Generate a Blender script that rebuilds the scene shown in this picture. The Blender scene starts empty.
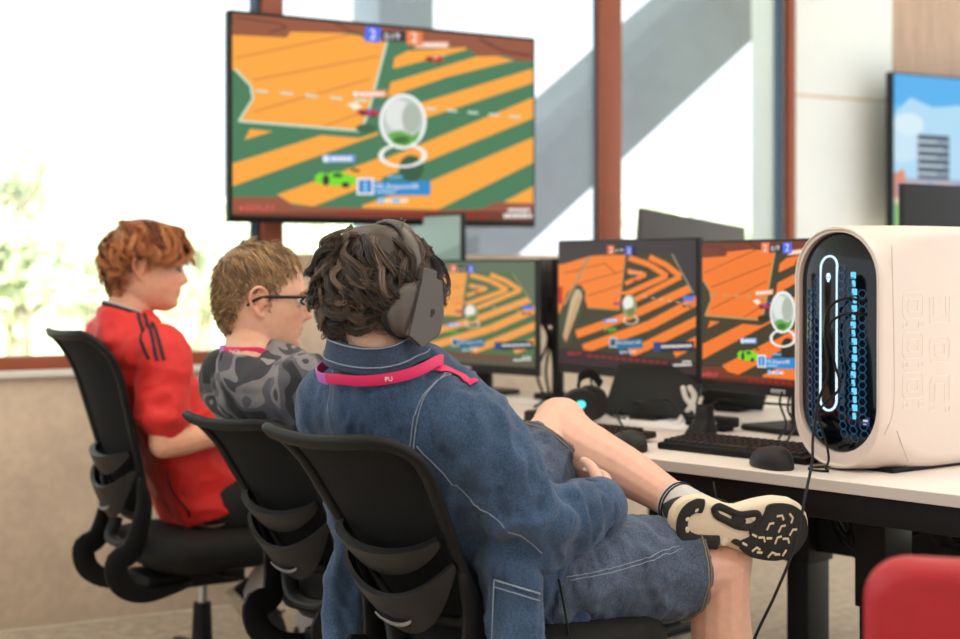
import bpy, bmesh, math, random
import numpy as np
from mathutils import Vector, Matrix, noise
from mathutils.bvhtree import BVHTree
from mathutils.geometry import tessellate_polygon

random.seed(7); RNG = np.random.default_rng(7)
SC = bpy.context.scene
COL = SC.collection
PI = math.pi
V = Vector
# ---------------------------------------------------------------- camera measurements
FPX, CAMH, HY = 1500.0, 1.16, 268.0
def P(px, py, Y):
    return V(((px - 480) * Y / FPX, Y, CAMH - (py - HY) * Y / FPX))
def lin(c):
    c = c / 255.0
    return c / 12.92 if c <= 0.04045 else ((c + 0.055) / 1.055) ** 2.4
def rgb(r, g, b): return (lin(r), lin(g), lin(b))

# ---------------------------------------------------------------- materials
def mat(name, col, rough=0.5, metal=0.0, var=0.0, vscale=12.0, bump=0.0, bscale=150.0, spec=0.5,
        attr=None, sheen=0.0, sss=0.0, stretch=None, coat=0.0, var2=0.0, v2scale=60.0, emit=None, alpha=1.0):
    m = bpy.data.materials.new(name); m.use_nodes = True
    nt = m.node_tree; N = nt.nodes; L = nt.links; N.clear()
    out = N.new('ShaderNodeOutputMaterial'); b = N.new('ShaderNodeBsdfPrincipled')
    L.new(b.outputs[0], out.inputs[0])
    b.inputs['Roughness'].default_value = rough; b.inputs['Metallic'].default_value = metal
    b.inputs['Specular IOR Level'].default_value = spec
    b.inputs['Coat Weight'].default_value = coat
    if sheen: b.inputs['Sheen Weight'].default_value = sheen
    if sss:
        b.inputs['Subsurface Weight'].default_value = sss
        b.inputs['Subsurface Radius'].default_value = (1.0, 0.35, 0.2)
        b.inputs['Subsurface Scale'].default_value = 0.006
    tc = N.new('ShaderNodeTexCoord'); mp = N.new('ShaderNodeMapping'); L.new(tc.outputs['Object'], mp.inputs[0])
    if stretch: mp.inputs['Scale'].default_value = stretch
    src = None
    if attr:
        a = N.new('ShaderNodeAttribute'); a.attribute_name = attr; src = a.outputs['Color']
    else:
        c = N.new('ShaderNodeRGB'); c.outputs[0].default_value = (*col, 1); src = c.outputs[0]
    for amt, sc_, det in ((var, vscale, 4), (var2, v2scale, 2)):
        if amt:
            n = N.new('ShaderNodeTexNoise'); n.inputs['Scale'].default_value = sc_; n.inputs['Detail'].default_value = det
            L.new(mp.outputs[0], n.inputs['Vector'])
            mr = N.new('ShaderNodeMapRange'); mr.inputs[1].default_value = 0.3; mr.inputs[2].default_value = 0.7
            mr.inputs[3].default_value = 1 - amt; mr.inputs[4].default_value = 1 + amt
            L.new(n.outputs[0], mr.inputs[0])
            mx = N.new('ShaderNodeVectorMath'); mx.operation = 'SCALE'
            L.new(src, mx.inputs[0]); L.new(mr.outputs[0], mx.inputs['Scale']); src = mx.outputs[0]
    L.new(src, b.inputs['Base Color'])
    if bump:
        n = N.new('ShaderNodeTexNoise'); n.inputs['Scale'].default_value = bscale; n.inputs['Detail'].default_value = 3
        L.new(mp.outputs[0], n.inputs['Vector'])
        bp = N.new('ShaderNodeBump'); bp.inputs['Strength'].default_value = bump; bp.inputs['Distance'].default_value = 0.004
        L.new(n.outputs[0], bp.inputs['Height']); L.new(bp.outputs[0], b.inputs['Normal'])
    if emit:
        b.inputs['Emission Color'].default_value = (*emit[0], 1); b.inputs['Emission Strength'].default_value = emit[1]
    return m

def emat(name, attr='Col', strength=1.0, col=None, gloss=0.0):
    m = bpy.data.materials.new(name); m.use_nodes = True
    nt = m.node_tree; N = nt.nodes; L = nt.links; N.clear()
    out = N.new('ShaderNodeOutputMaterial'); b = N.new('ShaderNodeBsdfPrincipled')
    b.inputs['Base Color'].default_value = (0.01, 0.01, 0.01, 1); b.inputs['Roughness'].default_value = 0.35
    b.inputs['Specular IOR Level'].default_value = gloss
    if col: b.inputs['Emission Color'].default_value = (*col, 1)
    else:
        a = N.new('ShaderNodeAttribute'); a.attribute_name = attr; L.new(a.outputs['Color'], b.inputs['Emission Color'])
    b.inputs['Emission Strength'].default_value = strength
    L.new(b.outputs[0], out.inputs[0])
    return m

# ---------------------------------------------------------------- shape makers: each returns (verts Nx3, faces list)
def frames(pts):
    pts = np.asarray(pts, float); n = len(pts)
    t = np.zeros_like(pts); t[1:-1] = pts[2:] - pts[:-2]; t[0] = pts[1] - pts[0]; t[-1] = pts[-1] - pts[-2]
    t /= np.maximum(np.linalg.norm(t, axis=1, keepdims=True), 1e-9)
    return t
def tube(pts, rad, n=8, ref=None, cap=True, ends=0, closed=False, pw=2.0):
    """swept tube. rad: scalar, list, or list of (ra, rb): ra along ref side axis, rb along ref."""
    pts = np.asarray([tuple(p) for p in pts], float); k = len(pts)
    if np.isscalar(rad) or isinstance(rad, tuple): rad = [rad] * k
    rad = [(r, r) if np.isscalar(r) else tuple(r) for r in rad]
    t = frames(pts)
    if closed:
        t = np.roll(pts, -1, 0) - np.roll(pts, 1, 0); t /= np.linalg.norm(t, axis=1, keepdims=True)
    if ref is None:
        a = np.array((0, 0, 1.)) if abs(t[0][2]) < 0.9 else np.array((1., 0, 0))
        us = []
        for i in range(k):
            a = a - t[i] * a.dot(t[i]); a /= max(np.linalg.norm(a), 1e-9); us.append(a)
    else:
        refs = [np.array(tuple(ref), float)] * k if np.ndim(ref) == 1 or isinstance(ref, Vector) else [np.array(tuple(r), float) for r in ref]
        us = []
        for i in range(k):
            a = refs[i] - t[i] * refs[i].dot(t[i]); a /= max(np.linalg.norm(a), 1e-9); us.append(a)
    P_, R_, U_, T_ = list(pts), list(rad), list(us), list(t)
    if ends:      # rounded ends
        for e in range(1, ends + 1):
            a = (e / ends) * PI / 2 * 0.96
            r0, r1 = rad[0], rad[-1]
            P_.insert(0, pts[0] - t[0] * min(r0) * math.sin(a)); R_.insert(0, (r0[0] * math.cos(a), r0[1] * math.cos(a))); U_.insert(0, us[0]); T_.insert(0, t[0])
            P_.append(pts[-1] + t[-1] * min(r1) * math.sin(a)); R_.append((r1[0] * math.cos(a), r1[1] * math.cos(a))); U_.append(us[-1]); T_.append(t[-1])
    vs = []; fs = []
    for p, r, u, tt in zip(P_, R_, U_, T_):
        s = np.cross(tt, u)
        for j in range(n):
            an = 2 * PI * (j + 0.5) / n; ca, sa = math.cos(an), math.sin(an)
            if pw != 2.0:
                ca = math.copysign(abs(ca) ** (2 / pw), ca); sa = math.copysign(abs(sa) ** (2 / pw), sa)
            vs.append(p + s * r[0] * ca + u * r[1] * sa)
    K = len(P_)
    for i in range(K if closed else K - 1):
        i2 = (i + 1) % K
        for j in range(n):
            fs.append((i * n + j, i * n + (j + 1) % n, i2 * n + (j + 1) % n, i2 * n + j))
    if cap and not closed:
        fs.append(tuple(range(n - 1, -1, -1))); fs.append(tuple((K - 1) * n + j for j in range(n)))
    return np.array(vs), fs
def loft(rings, cap=True, closed=False):
    n = len(rings[0]); K = len(rings); vs = np.array([tuple(p) for r in rings for p in r], float); fs = []
    for i in range(K if closed else K - 1):
        i2 = (i + 1) % K
        for j in range(n):
            fs.append((i * n + j, i * n + (j + 1) % n, i2 * n + (j + 1) % n, i2 * n + j))
    if cap and not closed:
        fs.append(tuple(range(n - 1, -1, -1))); fs.append(tuple((K - 1) * n + j for j in range(n)))
    return vs, fs
def sphere(c, r, nu=16, nv=10, R=None):
    if np.isscalar(r): r = (r, r, r)
    vs = []; fs = []
    for i in range(1, nv):
        a = PI * i / nv
        for j in range(nu):
            b = 2 * PI * j / nu
            p = V((r[0] * math.sin(a) * math.cos(b), r[1] * math.sin(a) * math.sin(b), r[2] * math.cos(a)))
            if R is not None: p = R @ p
            vs.append(tuple(V(c) + p))
    for i in range(nv - 2):
        for j in range(nu):
            fs.append((i * nu + j, (i + 1) * nu + j, (i + 1) * nu + (j + 1) % nu, i * nu + (j + 1) % nu))
    fs.append(tuple(range(nu))); fs.append(tuple((nv - 2) * nu + j for j in range(nu - 1, -1, -1)))
    return np.array(vs), fs
def box(c, s, bev=0.0, seg=2, R=None):
    bm = bmesh.new(); bmesh.ops.create_cube(bm, size=1.0)
    for v in bm.verts: v.co = V((v.co.x * s[0], v.co.y * s[1], v.co.z * s[2]))
    if bev > 0: bmesh.ops.bevel(bm, geom=list(bm.edges), offset=bev, segments=seg, affect='EDGES', profile=0.5)
    bm.verts.index_update()
    vs = [v.co.copy() for v in bm.verts]; fs = [tuple(v.index for v in f.verts) for f in bm.faces]; bm.free()
    if R is not None: vs = [R @ v for v in vs]
    return np.array([tuple(V(c) + v) for v in vs]), fs
def rrect(w, h, r, n=6, cx=0, cy=0):
    r = min(r, w / 2 - 1e-5, h / 2 - 1e-5); out = []
    for sx, sy, a0 in ((1, 1, 0), (-1, 1, 90), (-1, -1, 180), (1, -1, 270)):
        for i in range(n + 1):
            a = math.radians(a0 + 90 * i / n)
            out.append((cx + sx * (w / 2 - r) + r * math.cos(a), cy + sy * (h / 2 - r) + r * math.sin(a)))
    return out
def prism(outline, z0, z1, bev=0.0):
    """outline ccw in xy, extruded in z with small chamfer."""
    o = [V((p[0], p[1], 0)) for p in outline]; n = len(o); ins = []
    for i in range(n):
        a, b, c = o[i - 1], o[i], o[(i + 1) % n]
        d = (c - a); d = V((-d.y, d.x, 0)); d = d.normalized() if d.length > 1e-9 else V((0, 0, 0)); ins.append(d)
    if bev:
        rings = [[o[i] + ins[i] * bev + V((0, 0, z0)) for i in range(n)], [o[i] + V((0, 0, z0 + bev)) for i in range(n)],
                 [o[i] + V((0, 0, z1 - bev)) for i in range(n)], [o[i] + ins[i] * bev + V((0, 0, z1)) for i in range(n)]]
    else:
        rings = [[p + V((0, 0, z0)) for p in o], [p + V((0, 0, z1)) for p in o]]
    return loft(rings)
def sheet(grid, thick):
    """grid[i][j] of points -> closed thin solid, thickened along local normals."""
    G = np.array([[tuple(p) for p in r] for r in grid], float); a, b = G.shape[:2]
    du = np.gradient(G, axis=0); dv = np.gradient(G, axis=1); nn = np.cross(du, dv)
    nn /= np.maximum(np.linalg.norm(nn, axis=2, keepdims=True), 1e-9)
    vs = np.concatenate(((G + nn * thick / 2).reshape(-1, 3), (G - nn * thick / 2).reshape(-1, 3))); o = a * b; fs = []
    for i in range(a - 1):
        for j in range(b - 1):
            q = (i * b + j, (i + 1) * b + j, (i + 1) * b + j + 1, i * b + j + 1)
            fs.append(q); fs.append(tuple(o + x for x in reversed(q)))
    rim = [j for j in range(b)] + [i * b + b - 1 for i in range(1, a)] + [(a - 1) * b + j for j in range(b - 2, -1, -1)] + [i * b for i in range(a - 2, 0, -1)]
    for i in range(len(rim)):
        p, q = rim[i], rim[(i + 1) % len(rim)]; fs.append((p, q, q + o, p + o))
    return vs, fs
def smooth_path(pts, n=24):
    """Catmull-Rom through pts (any dimension)."""
    p = np.array([tuple(x) for x in pts], float); k = len(p)
    q = np.vstack((2 * p[0] - p[1], p, 2 * p[-1] - p[-2])); out = []
    for s in np.linspace(0, k - 1 - 1e-9, n):
        i = int(s); t = s - i; a, b, c, d = q[i], q[i + 1], q[i + 2], q[i + 3]
        out.append(0.5 * ((2 * b) + (c - a) * t + (2 * a - 5 * b + 4 * c - d) * t * t + (3 * b - a - 3 * c + d) * t ** 3))
    return np.array(out)

# ---------------------------------------------------------------- mesh builder and hierarchy
WM = {}
class MB:
    def __init__(s): s.v = []; s.f = []; s.m = []; s.c = []; s.n = 0
    def add(s, vf, mi=0, M=None, col=None):
        v, f = vf; v = np.asarray(v, float)
        if M is not None:
            A = np.array(M); v = v @ A[:3, :3].T + A[:3, 3]
        s.v.append(v); o = s.n; s.f += [tuple(i + o for i in q) for q in f]; s.m += [mi] * len(f)
        if col is not None: s.c += [col] * len(f)
        s.n += len(v); return s
    def mesh(s, name='m', inv=None):
        v = np.concatenate(s.v)
        if inv is not None:
            A = np.array(inv); v = v @ A[:3, :3].T + A[:3, 3]
        me = bpy.data.meshes.new(name); assert max(map(max, s.f)) < len(v), name; me.from_pydata(v.tolist(), [], s.f)
        me.polygons.foreach_set('material_index', s.m)
        if s.c:
            ca = me.color_attributes.new('Col', 'FLOAT_COLOR', 'CORNER')
            arr = np.repeat(np.array([(*c, 1.0) for c in s.c]), [len(q) for q in s.f], axis=0)
            ca.data.foreach_set('color', arr.ravel())
        me.update(); return me
    def build(s, name, mats, parent=None, world=False, smooth=30, fix=True):
        inv = WM[parent.name].inverted() if (world and parent is not None) else None
        me = s.mesh(name, inv)
        if fix:
            bm = bmesh.new(); bm.from_mesh(me); bmesh.ops.recalc_face_normals(bm, faces=bm.faces); bm.to_mesh(me); bm.free()
        return link(name, me, mats, parent, smooth)
def link(name, me, mats, parent=None, smooth=30):
    me.name = name
    for m in (mats if isinstance(mats, (list, tuple)) else [mats]): me.materials.append(m)
    if smooth:
        me.polygons.foreach_set('use_smooth', [True] * len(me.polygons))
        if smooth < 180: me.set_sharp_from_angle(angle=math.radians(smooth))
    o = bpy.data.objects.new(name, me); COL.objects.link(o)
    if parent is not None:
        o.parent = parent; WM[o.name] = WM[parent.name].copy()
    else: WM[o.name] = Matrix.Identity(4)
    return o
def tag(o, label, cat, group=None):
    o['label'] = label; o['category'] = cat
    if group: o['group'] = group
    return o
def structure(o): o['kind'] = 'structure'; return o
def thing(name, label, cat, M, group=None):
    o = bpy.data.objects.new(name, None); COL.objects.link(o); o.empty_display_size = 0.1
    if not isinstance(M, Matrix): M = Matrix.Translation(V(M))
    o.matrix_world = M; WM[o.name] = M.copy()
    return tag(o, label, cat, group)
def basis(x, y, z, o):
    M = Matrix.Identity(4)
    for i, a in enumerate((x, y, z)):
        for r in range(3): M[r][i] = a[r]
    for r in range(3): M[r][3] = o[r]
    return M
def facing(loc, F, z=0.0):
    """matrix: local +x along the horizontal direction F."""
    f = V((F[0], F[1], 0)).normalized(); l = V((-f.y, f.x, 0))
    return basis(f, l, V((0, 0, 1)), V((loc[0], loc[1], z)))
def copy_tree(root, label=None, M=None):
    r = root.copy(); COL.objects.link(r)
    if M is not None: r.matrix_world = M
    WM[r.name] = M.copy() if M is not None else WM[root.name].copy()
    if label: r['label'] = label
    for ch in list(root.children):
        c = ch.copy(); COL.objects.link(c); c.parent = r; WM[c.name] = WM[r.name]
        for g in list(ch.children):
            d = g.copy(); COL.objects.link(d); d.parent = c; WM[d.name] = WM[r.name]
    return r
def remesh(mb, voxel, it=4, fac=0.5):
    me = mb.mesh('tmp')
    bm = bmesh.new(); bm.from_mesh(me); bmesh.ops.recalc_face_normals(bm, faces=bm.faces); bm.to_mesh(me); bm.free()
    o = bpy.data.objects.new('tmp', me); COL.objects.link(o)
    r = o.modifiers.new('r', 'REMESH'); r.mode = 'VOXEL'; r.voxel_size = voxel; r.adaptivity = 0
    if it:
        s = o.modifiers.new('s', 'SMOOTH'); s.iterations = it; s.factor = fac
    dg = bpy.context.evaluated_depsgraph_get(); dg.update()
    ev = o.evaluated_get(dg); out = bpy.data.meshes.new_from_object(ev)
    bpy.data.objects.remove(o); bpy.data.meshes.remove(me)
    return out
def co_get(me):
    a = np.empty(len(me.vertices) * 3); me.vertices.foreach_get('co', a); return a.reshape(-1, 3)
def co_set(me, a): me.vertices.foreach_set('co', np.ascontiguousarray(a).ravel()); me.update()
def no_get(me):
    a = np.empty(len(me.vertices) * 3); me.vertices.foreach_get('normal', a); return a.reshape(-1, 3)
def bvh_of(me):
    return BVHTree.FromPolygons([tuple(v.co) for v in me.vertices], [tuple(p.vertices) for p in me.polygons])
def to_local(me, parent):
    A = np.array(WM[parent.name].inverted()); v = co_get(me); co_set(me, v @ A[:3, :3].T + A[:3, 3])
def paint(me, cols):
    ca = me.color_attributes.new('Col', 'FLOAT_COLOR', 'POINT')
    ca.data.foreach_set('color', np.hstack((cols, np.ones((len(cols), 1)))).ravel())
def wrinkle(me, amp, scale, seed=0, stretch=(1, 1, 1), mask=None):
    v = co_get(me); n = no_get(me); d = np.zeros(len(v))
    for i in range(len(v)):
        q = V((v[i][0] * stretch[0] * scale + seed, v[i][1] * stretch[1] * scale, v[i][2] * stretch[2] * scale))
        d[i] = 1 - 2 * abs(noise.noise(q)) * 1.6 + 0.3 * noise.noise(q * 2.3)
    if mask is not None: d *= mask
    co_set(me, v + n * (d * amp)[:, None])
def ribbon(bvh, pts, width, off=0.001, thick=0.001, n=40, ends=True, wf=None):
    """band lying on a surface along the projected polyline."""
    path = smooth_path(pts, n); L = []; Nn = []
    for p in path:
        loc, no, _, _ = bvh.find_nearest(V(p)); L.append(np.array(loc)); Nn.append(np.array(no))
    L = np.array(L); t = frames(L); rings = []
    for i in range(n):
        s = np.cross(Nn[i], t[i]); s /= max(np.linalg.norm(s), 1e-9); w = width / 2 * (wf(i / (n - 1)) if wf else 1)
        q = []
        for k in (-1, 0, 1):
            loc, no, _, _ = bvh.find_nearest(V(L[i] + s * w * k)); q.append(np.array(loc) + np.array(no) * off)
        nn = Nn[i]
        rings.append([q[0], q[1], q[2], q[2] + nn * thick, q[1] + nn * thick, q[0] + nn * thick])
    return loft(rings)
# ---------------------------------------------------------------- people
HT = np.array([(.124, -.005, -.015, .004), (.1215, .025, -.045, .028), (.114, .045, -.066, .046), (.100, .064, -.083, .060),
    (.080, .079, -.094, .070), (.055, .090, -.101, .0755), (.030, .0955, -.104, .077), (.014, .0965, -.104, .0765), (.000, .091, -.103, .0755),
    (-.015, .0895, -.100, .0745), (-.035, .0905, -.093, .0715), (-.055, .091, -.082, .067), (-.075, .088, -.066, .061),
    (-.092, .0865, -.045, .053), (-.104, .083, -.02, .043), (-.113, .072, .005, .030), (-.118, .055, .03, .012)])[::-1]
def head_pts(z, th, nose=0.027, chin=0.0, full=0.0):
    z = np.asarray(z, float); th = np.asarray(th, float)
    xf = np.interp(z, HT[:, 0], HT[:, 1]); xb = np.interp(z, HT[:, 0], HT[:, 2]); w = np.interp(z, HT[:, 0], HT[:, 3])
    w = w + full * np.exp(-((z + .06) / .035) ** 2)
    xm = np.clip(np.where(z > 0, -.01, -.01 + (-z) * .12), xb, xf)
    c, s = np.cos(th), np.sin(th); n = 2.35
    fx = np.sign(c) * np.abs(c) ** (2 / n); sy = np.sign(s) * np.abs(s) ** (2 / n)
    x = np.where(c > 0, xm + (xf - xm) * fx, xm - (xm - xb) * np.abs(c)); y = w * np.where(c > 0, sy, s)
    front = (c > 0)
    g = lambda a, b: np.exp(-(a / b) ** 2)
    nz = np.interp(z, [-.052, -.046, -.038, -.031, -.02, -.005, .008, .016], [0, .35, .9, 1.0, .72, .36, .1, 0])
    nw = np.interp(z, [-.05, -.035, -.02, .01], [.0165, .0155, .0115, .0085])
    d = nose * nz * g(y, nw)
    ay = np.abs(y)
    d += -.009 * g(ay - .032, .017) * g(z - .001, .012)           # eye sockets
    d += .004 * g(ay - .03, .022) * g(z - .020, .008)             # brow ridge
    d += .0055 * g(y, .021) * g(z + .0615, .0055) + .0055 * g(y, .019) * g(z + .0735, .006) - .0035 * g(y, .023) * g(z + .0675, .0022)
    d += -.003 * g(y, .02) * g(z + .083, .006) + (.004 + chin) * g(y, .018) * g(z + .099, .010)
    d += .004 * g(ay - .052, .018) * g(z + .028, .018)
    x = x + np.where(front, d, 0)
    return np.stack((x, y, z), -1)
def head_mesh(**kw):
    nt = 144
    zs = np.concatenate((np.linspace(-.118, -.09, 12), np.linspace(-.088, .03, 52), np.linspace(.034, .11, 22), .124 - .014 * (1 - np.linspace(.08, 1, 8)) ** 2))
    th = np.linspace(-PI, PI, nt, endpoint=False)
    th = th - 0.45 * np.sin(th)            # denser towards the face
    rings = [head_pts(np.full(nt, z), th, **kw) for z in zs]
    return loft(rings)
def ear_mesh(side):
    out = []
    c = [(.012, .0, -.004), (.016, .004, .012), (.012, .011, .026), (-.002, .016, .033), (-.016, .018, .026), (-.021, .017, .010), (-.016, .012, -.008), (-.006, .006, -.022), (.004, .001, -.030)]
    pts = [(x - .012, side * (.0735 + y), z - .004) for x, y, z in smooth_path(c, 26)]
    out.append(tube(pts, [.0045] * 22 + [.005, .0055, .006, .006], n=8, ends=2))
    R = Matrix.Rotation(side * math.radians(28), 3, 'Z') @ Matrix.Rotation(math.radians(-10), 3, 'Y')
    out.append(sphere((-.013, side * .0765, .001), (.0155, .005, .026), 14, 10, R))
    return out
def hand_shapes(wrist, d, palm_n, thumb, curl=0.5, s=1.0, spread=1.0):
    """d: finger direction, palm_n: way the palm faces, thumb: side of the thumb."""
    d = V(d).normalized(); pn = V(palm_n); pn = (pn - d * pn.dot(d)).normalized(); th = pn.cross(d)
    if th.dot(V(thumb)) < 0: th = -th
    out = []; w = V(wrist)
    secs = [(-.01, .026, .020), (.015, .030, .0165), (.045, .037, .0145), (.075, .040, .0125), (.092, .037, .0095)]
    out.append(tube([w + d * a * s for a, _, _ in secs], [(b * s, c * s) for _, b, c in secs], n=14, ref=pn, ends=3, pw=2.6))
    fl = [(.030, .072, 0.0085), (.010, .080, .0088), (-.010, .075, .0084), (-.029, .058, .0075)]
    for i, (o, L, r) in enumerate(fl):
        p = w + d * (.088 - abs(o) * .15) * s + th * o * s; a = .12; pts = [p - d * .02 * s, p]; dd = d
        for k, seg in enumerate((.45, .32, .23)):
            a += curl * (.75, 1.0, .7)[k] + .06 * i * curl
            dd = d * math.cos(a) + pn * math.sin(a) + th * (o * 2.2 * spread)
            p = p + dd.normalized() * L * seg * s; pts.append(p)
        pp = smooth_path(pts, 14); out.append(tube(pp, [r * s * (1.05 - .3 * j / 13) for j in range(14)], n=8, ends=2))
    p = w + d * .022 * s + th * .024 * s + pn * .006 * s
    q = p + (d * .55 + th * .75 + pn * .3).normalized() * .040 * s
    q2 = q + (d * .85 + th * .25 + pn * (.25 + .4 * curl)).normalized() * .032 * s; q3 = q2 + (d * .9 + pn * (.2 + .5 * curl)).normalized() * .026 * s
    out.append(tube(smooth_path([p - th * .012 * s, p, q, q2, q3], 14), [(.015 - .0075 * j / 13) * s for j in range(14)], n=8, ends=2))
    return out
def limb(a, b, prof, n=14, ends=3, bulge=None):
    """tapered limb from a to b; prof list of (t, r); bulge: (t, vector) offsets."""
    a, b = V(a), V(b); pts = []; rad = []
    for t in np.linspace(0, 1, 14):
        p = a.lerp(b, t)
        if bulge: p = p + V(bulge[1]) * math.exp(-((t - bulge[0]) / .22) ** 2)
        pts.append(p); rad.append(float(np.interp(t, [q[0] for q in prof], [q[1] for q in prof])))
    return tube(pts, rad, n=n, ends=ends)
class Fig:
    """joint positions of one seated person."""
    def __init__(s, **k): s.__dict__.update(k)
def torso_rings(fg, secs, n=40, pw=2.5):
    """secs: (t along the spine 0 pelvis..1 neck base, half width, half depth, forward shift)."""
    u = (fg.neck - fg.pelvis).normalized(); L = (fg.neck - fg.pelvis).length
    r = V((fg.F[1], -fg.F[0], 0)).normalized(); f = r.cross(u) * -1; f = f if f.dot(V((fg.F[0], fg.F[1], 0))) > 0 else -f
    fg.u, fg.r, fg.f = u, r, f; rings = []
    for t, w, d, sh in secs:
        c = fg.pelvis + u * L * t + f * sh + (fg.bend * math.sin(PI * min(max(t, 0), 1)) * f); ring = []
        for j in range(n):
            a = 2 * PI * j / n; ca, sa = math.cos(a), math.sin(a)
            ca = math.copysign(abs(ca) ** (2 / pw), ca); sa = math.copysign(abs(sa) ** (2 / pw), sa)
            ring.append(c + r * w * ca + f * d * sa)
        rings.append(ring)
    return rings
def make_body(fg, parent, skin, voxel=.0034):
    mb = MB(); k = fg.k
    mb.add(head_mesh(**fg.face), M=fg.HM)
    for s in (-1, 1):
        for e in ear_mesh(s): mb.add(e, M=fg.HM)
    hb = fg.HM @ V((-.022, 0, -.05)); hb2 = fg.HM @ V((-.02, 0, -.085))
    nr = fg.neck_r
    mb.add(tube(smooth_path([fg.neck + fg.f * .012 - V((0, 0, .03)), fg.neck + V((0, 0, .01)), hb2, hb], 14), [nr * .85, nr * .95, nr * 1.0] + [nr] * 11, n=20, ends=2))
    mb.add(loft(torso_rings(fg, [(-.12, .15 * k, .09, 0), (0, .155 * k, .095, 0), (.3, .14 * k, .09, 0), (.6, .155 * k, .1, 0), (.8, .14 * k, .07, .01), (.9, .10 * k, .045, .012), (.97, .05, .04, .012)])))
    for sh, el, wr in (fg.armR, fg.armL):
        mb.add(limb(sh, el, [(0, .050 * k), (.5, .046 * k), (1, .040 * k)])); mb.add(limb(el, wr, [(0, .041 * k), (.25, .043 * k), (.7, .033 * k), (1, .026 * k)]))
    for h in fg.hands:
        for q in hand_shapes(**h): mb.add(q)
    for hp, kn, an in (fg.legR, fg.legL):
        mb.add(limb(hp, kn, [(0, .078 * k), (.5, .072 * k), (.9, .058 * k), (1, .056 * k)]))
        sd = (an - kn).normalized(); back = (hp - kn); back = (back - sd * back.dot(sd)).normalized()
        mb.add(limb(kn, an, [(0, .056 * k), (.12, .053 * k), (.32, .057 * k), (.65, .043 * k), (.9, .034 * k), (1, .036 * k)], bulge=(.3, back * .016)))
        mb.add(sphere(kn - back * .006 - sd * .012, .055 * k))
    for an, toe in fg.feet: mb.add(limb(an, an + toe * .11, [(0, .034), (1, .022)]))
    me = remesh(mb, voxel, it=3, fac=.45)
    v = co_get(me); A = np.array(fg.HM.inverted()); h = v @ A[:3, :3].T + A[:3, 3]
    base = np.array(fg.skin); c = np.tile(base, (len(v), 1))
    g = lambda a, b: np.exp(-(a / b) ** 2)
    x, y, z = h.T; inh = (np.abs(y) < .11) & (z > -.125) & (z < .13) & (np.abs(x) < .14)
    red = np.zeros(len(v))
    red += inh * (x > .03) * .55 * g(np.abs(y) - .045, .022) * g(z + .035, .025)
    red += inh * (x > .09) * .45 * g(y, .014) * g(z + .03, .015)
    red += inh * (np.abs(y) > .074) * (x > -.05) * (x < .02) * .6 * g(z, .035)
    lip = inh * (x > .075) * g(y, .022) * np.maximum(g(z + .0615, .005), g(z + .0735, .0055))
    c *= (1 - np.clip(red, 0, .7)[:, None] * np.array([.03, .30, .34]))
    c = c * (1 - .75 * lip[:, None]) + np.array(rgb(196, 112, 104)) * .75 * lip[:, None]
    paint(me, c); to_local(me, parent)
    return link('body', me, skin, parent, 180)
def eyes(fg, parent, mats, brow, iris=(.03, .06, .09)):
    for s in (-1, 1):
        mb = MB(); c = V((.0785, s * .032, .000))
        mb.add(sphere(c, .0115, 14, 10), 0); mb.add(sphere(c + V((.0058, s * .001, 0)), (.0065, .0062, .0062), 12, 8), 1)
        for q, (zz, rr) in enumerate(((.0055, .0085), (-.0065, .0085))):     # lids
            pts = [fg_l for fg_l in [(.0845, s * .019, zz * .2), (.0905, s * .026, zz), (.0905, s * .036, zz * 1.05), (.083, s * .045, zz * .3)]]
            mb.add(tube(smooth_path(pts, 10), .0026, n=6, ends=1), 2)
        mb2 = MB()
        for v, m in zip(mb.v, range(99)): pass
        for i in range(len(mb.v)): 
            A = np.array(fg.HM); mb.v[i] = mb.v[i] @ A[:3, :3].T + A[:3, 3]
        mb.build('eye', mats, parent, world=True, smooth=180)
    for s in (-1, 1):
        pts = [(.0965, s * .012, .017), (.0985, s * .024, .0215), (.093, s * .038, .0225), (.082, s * .050, .017)]
        mb = MB(); mb.add(tube(smooth_path(pts, 12), [(.0022, .0035)] * 3 + [(.0022, .0045)] * 6 + [(.0018, .003)] * 3, n=6, ref=(0, 0, 1), ends=1), M=fg.HM)
        mb.build('eyebrow', brow, parent, world=True, smooth=180)

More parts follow.
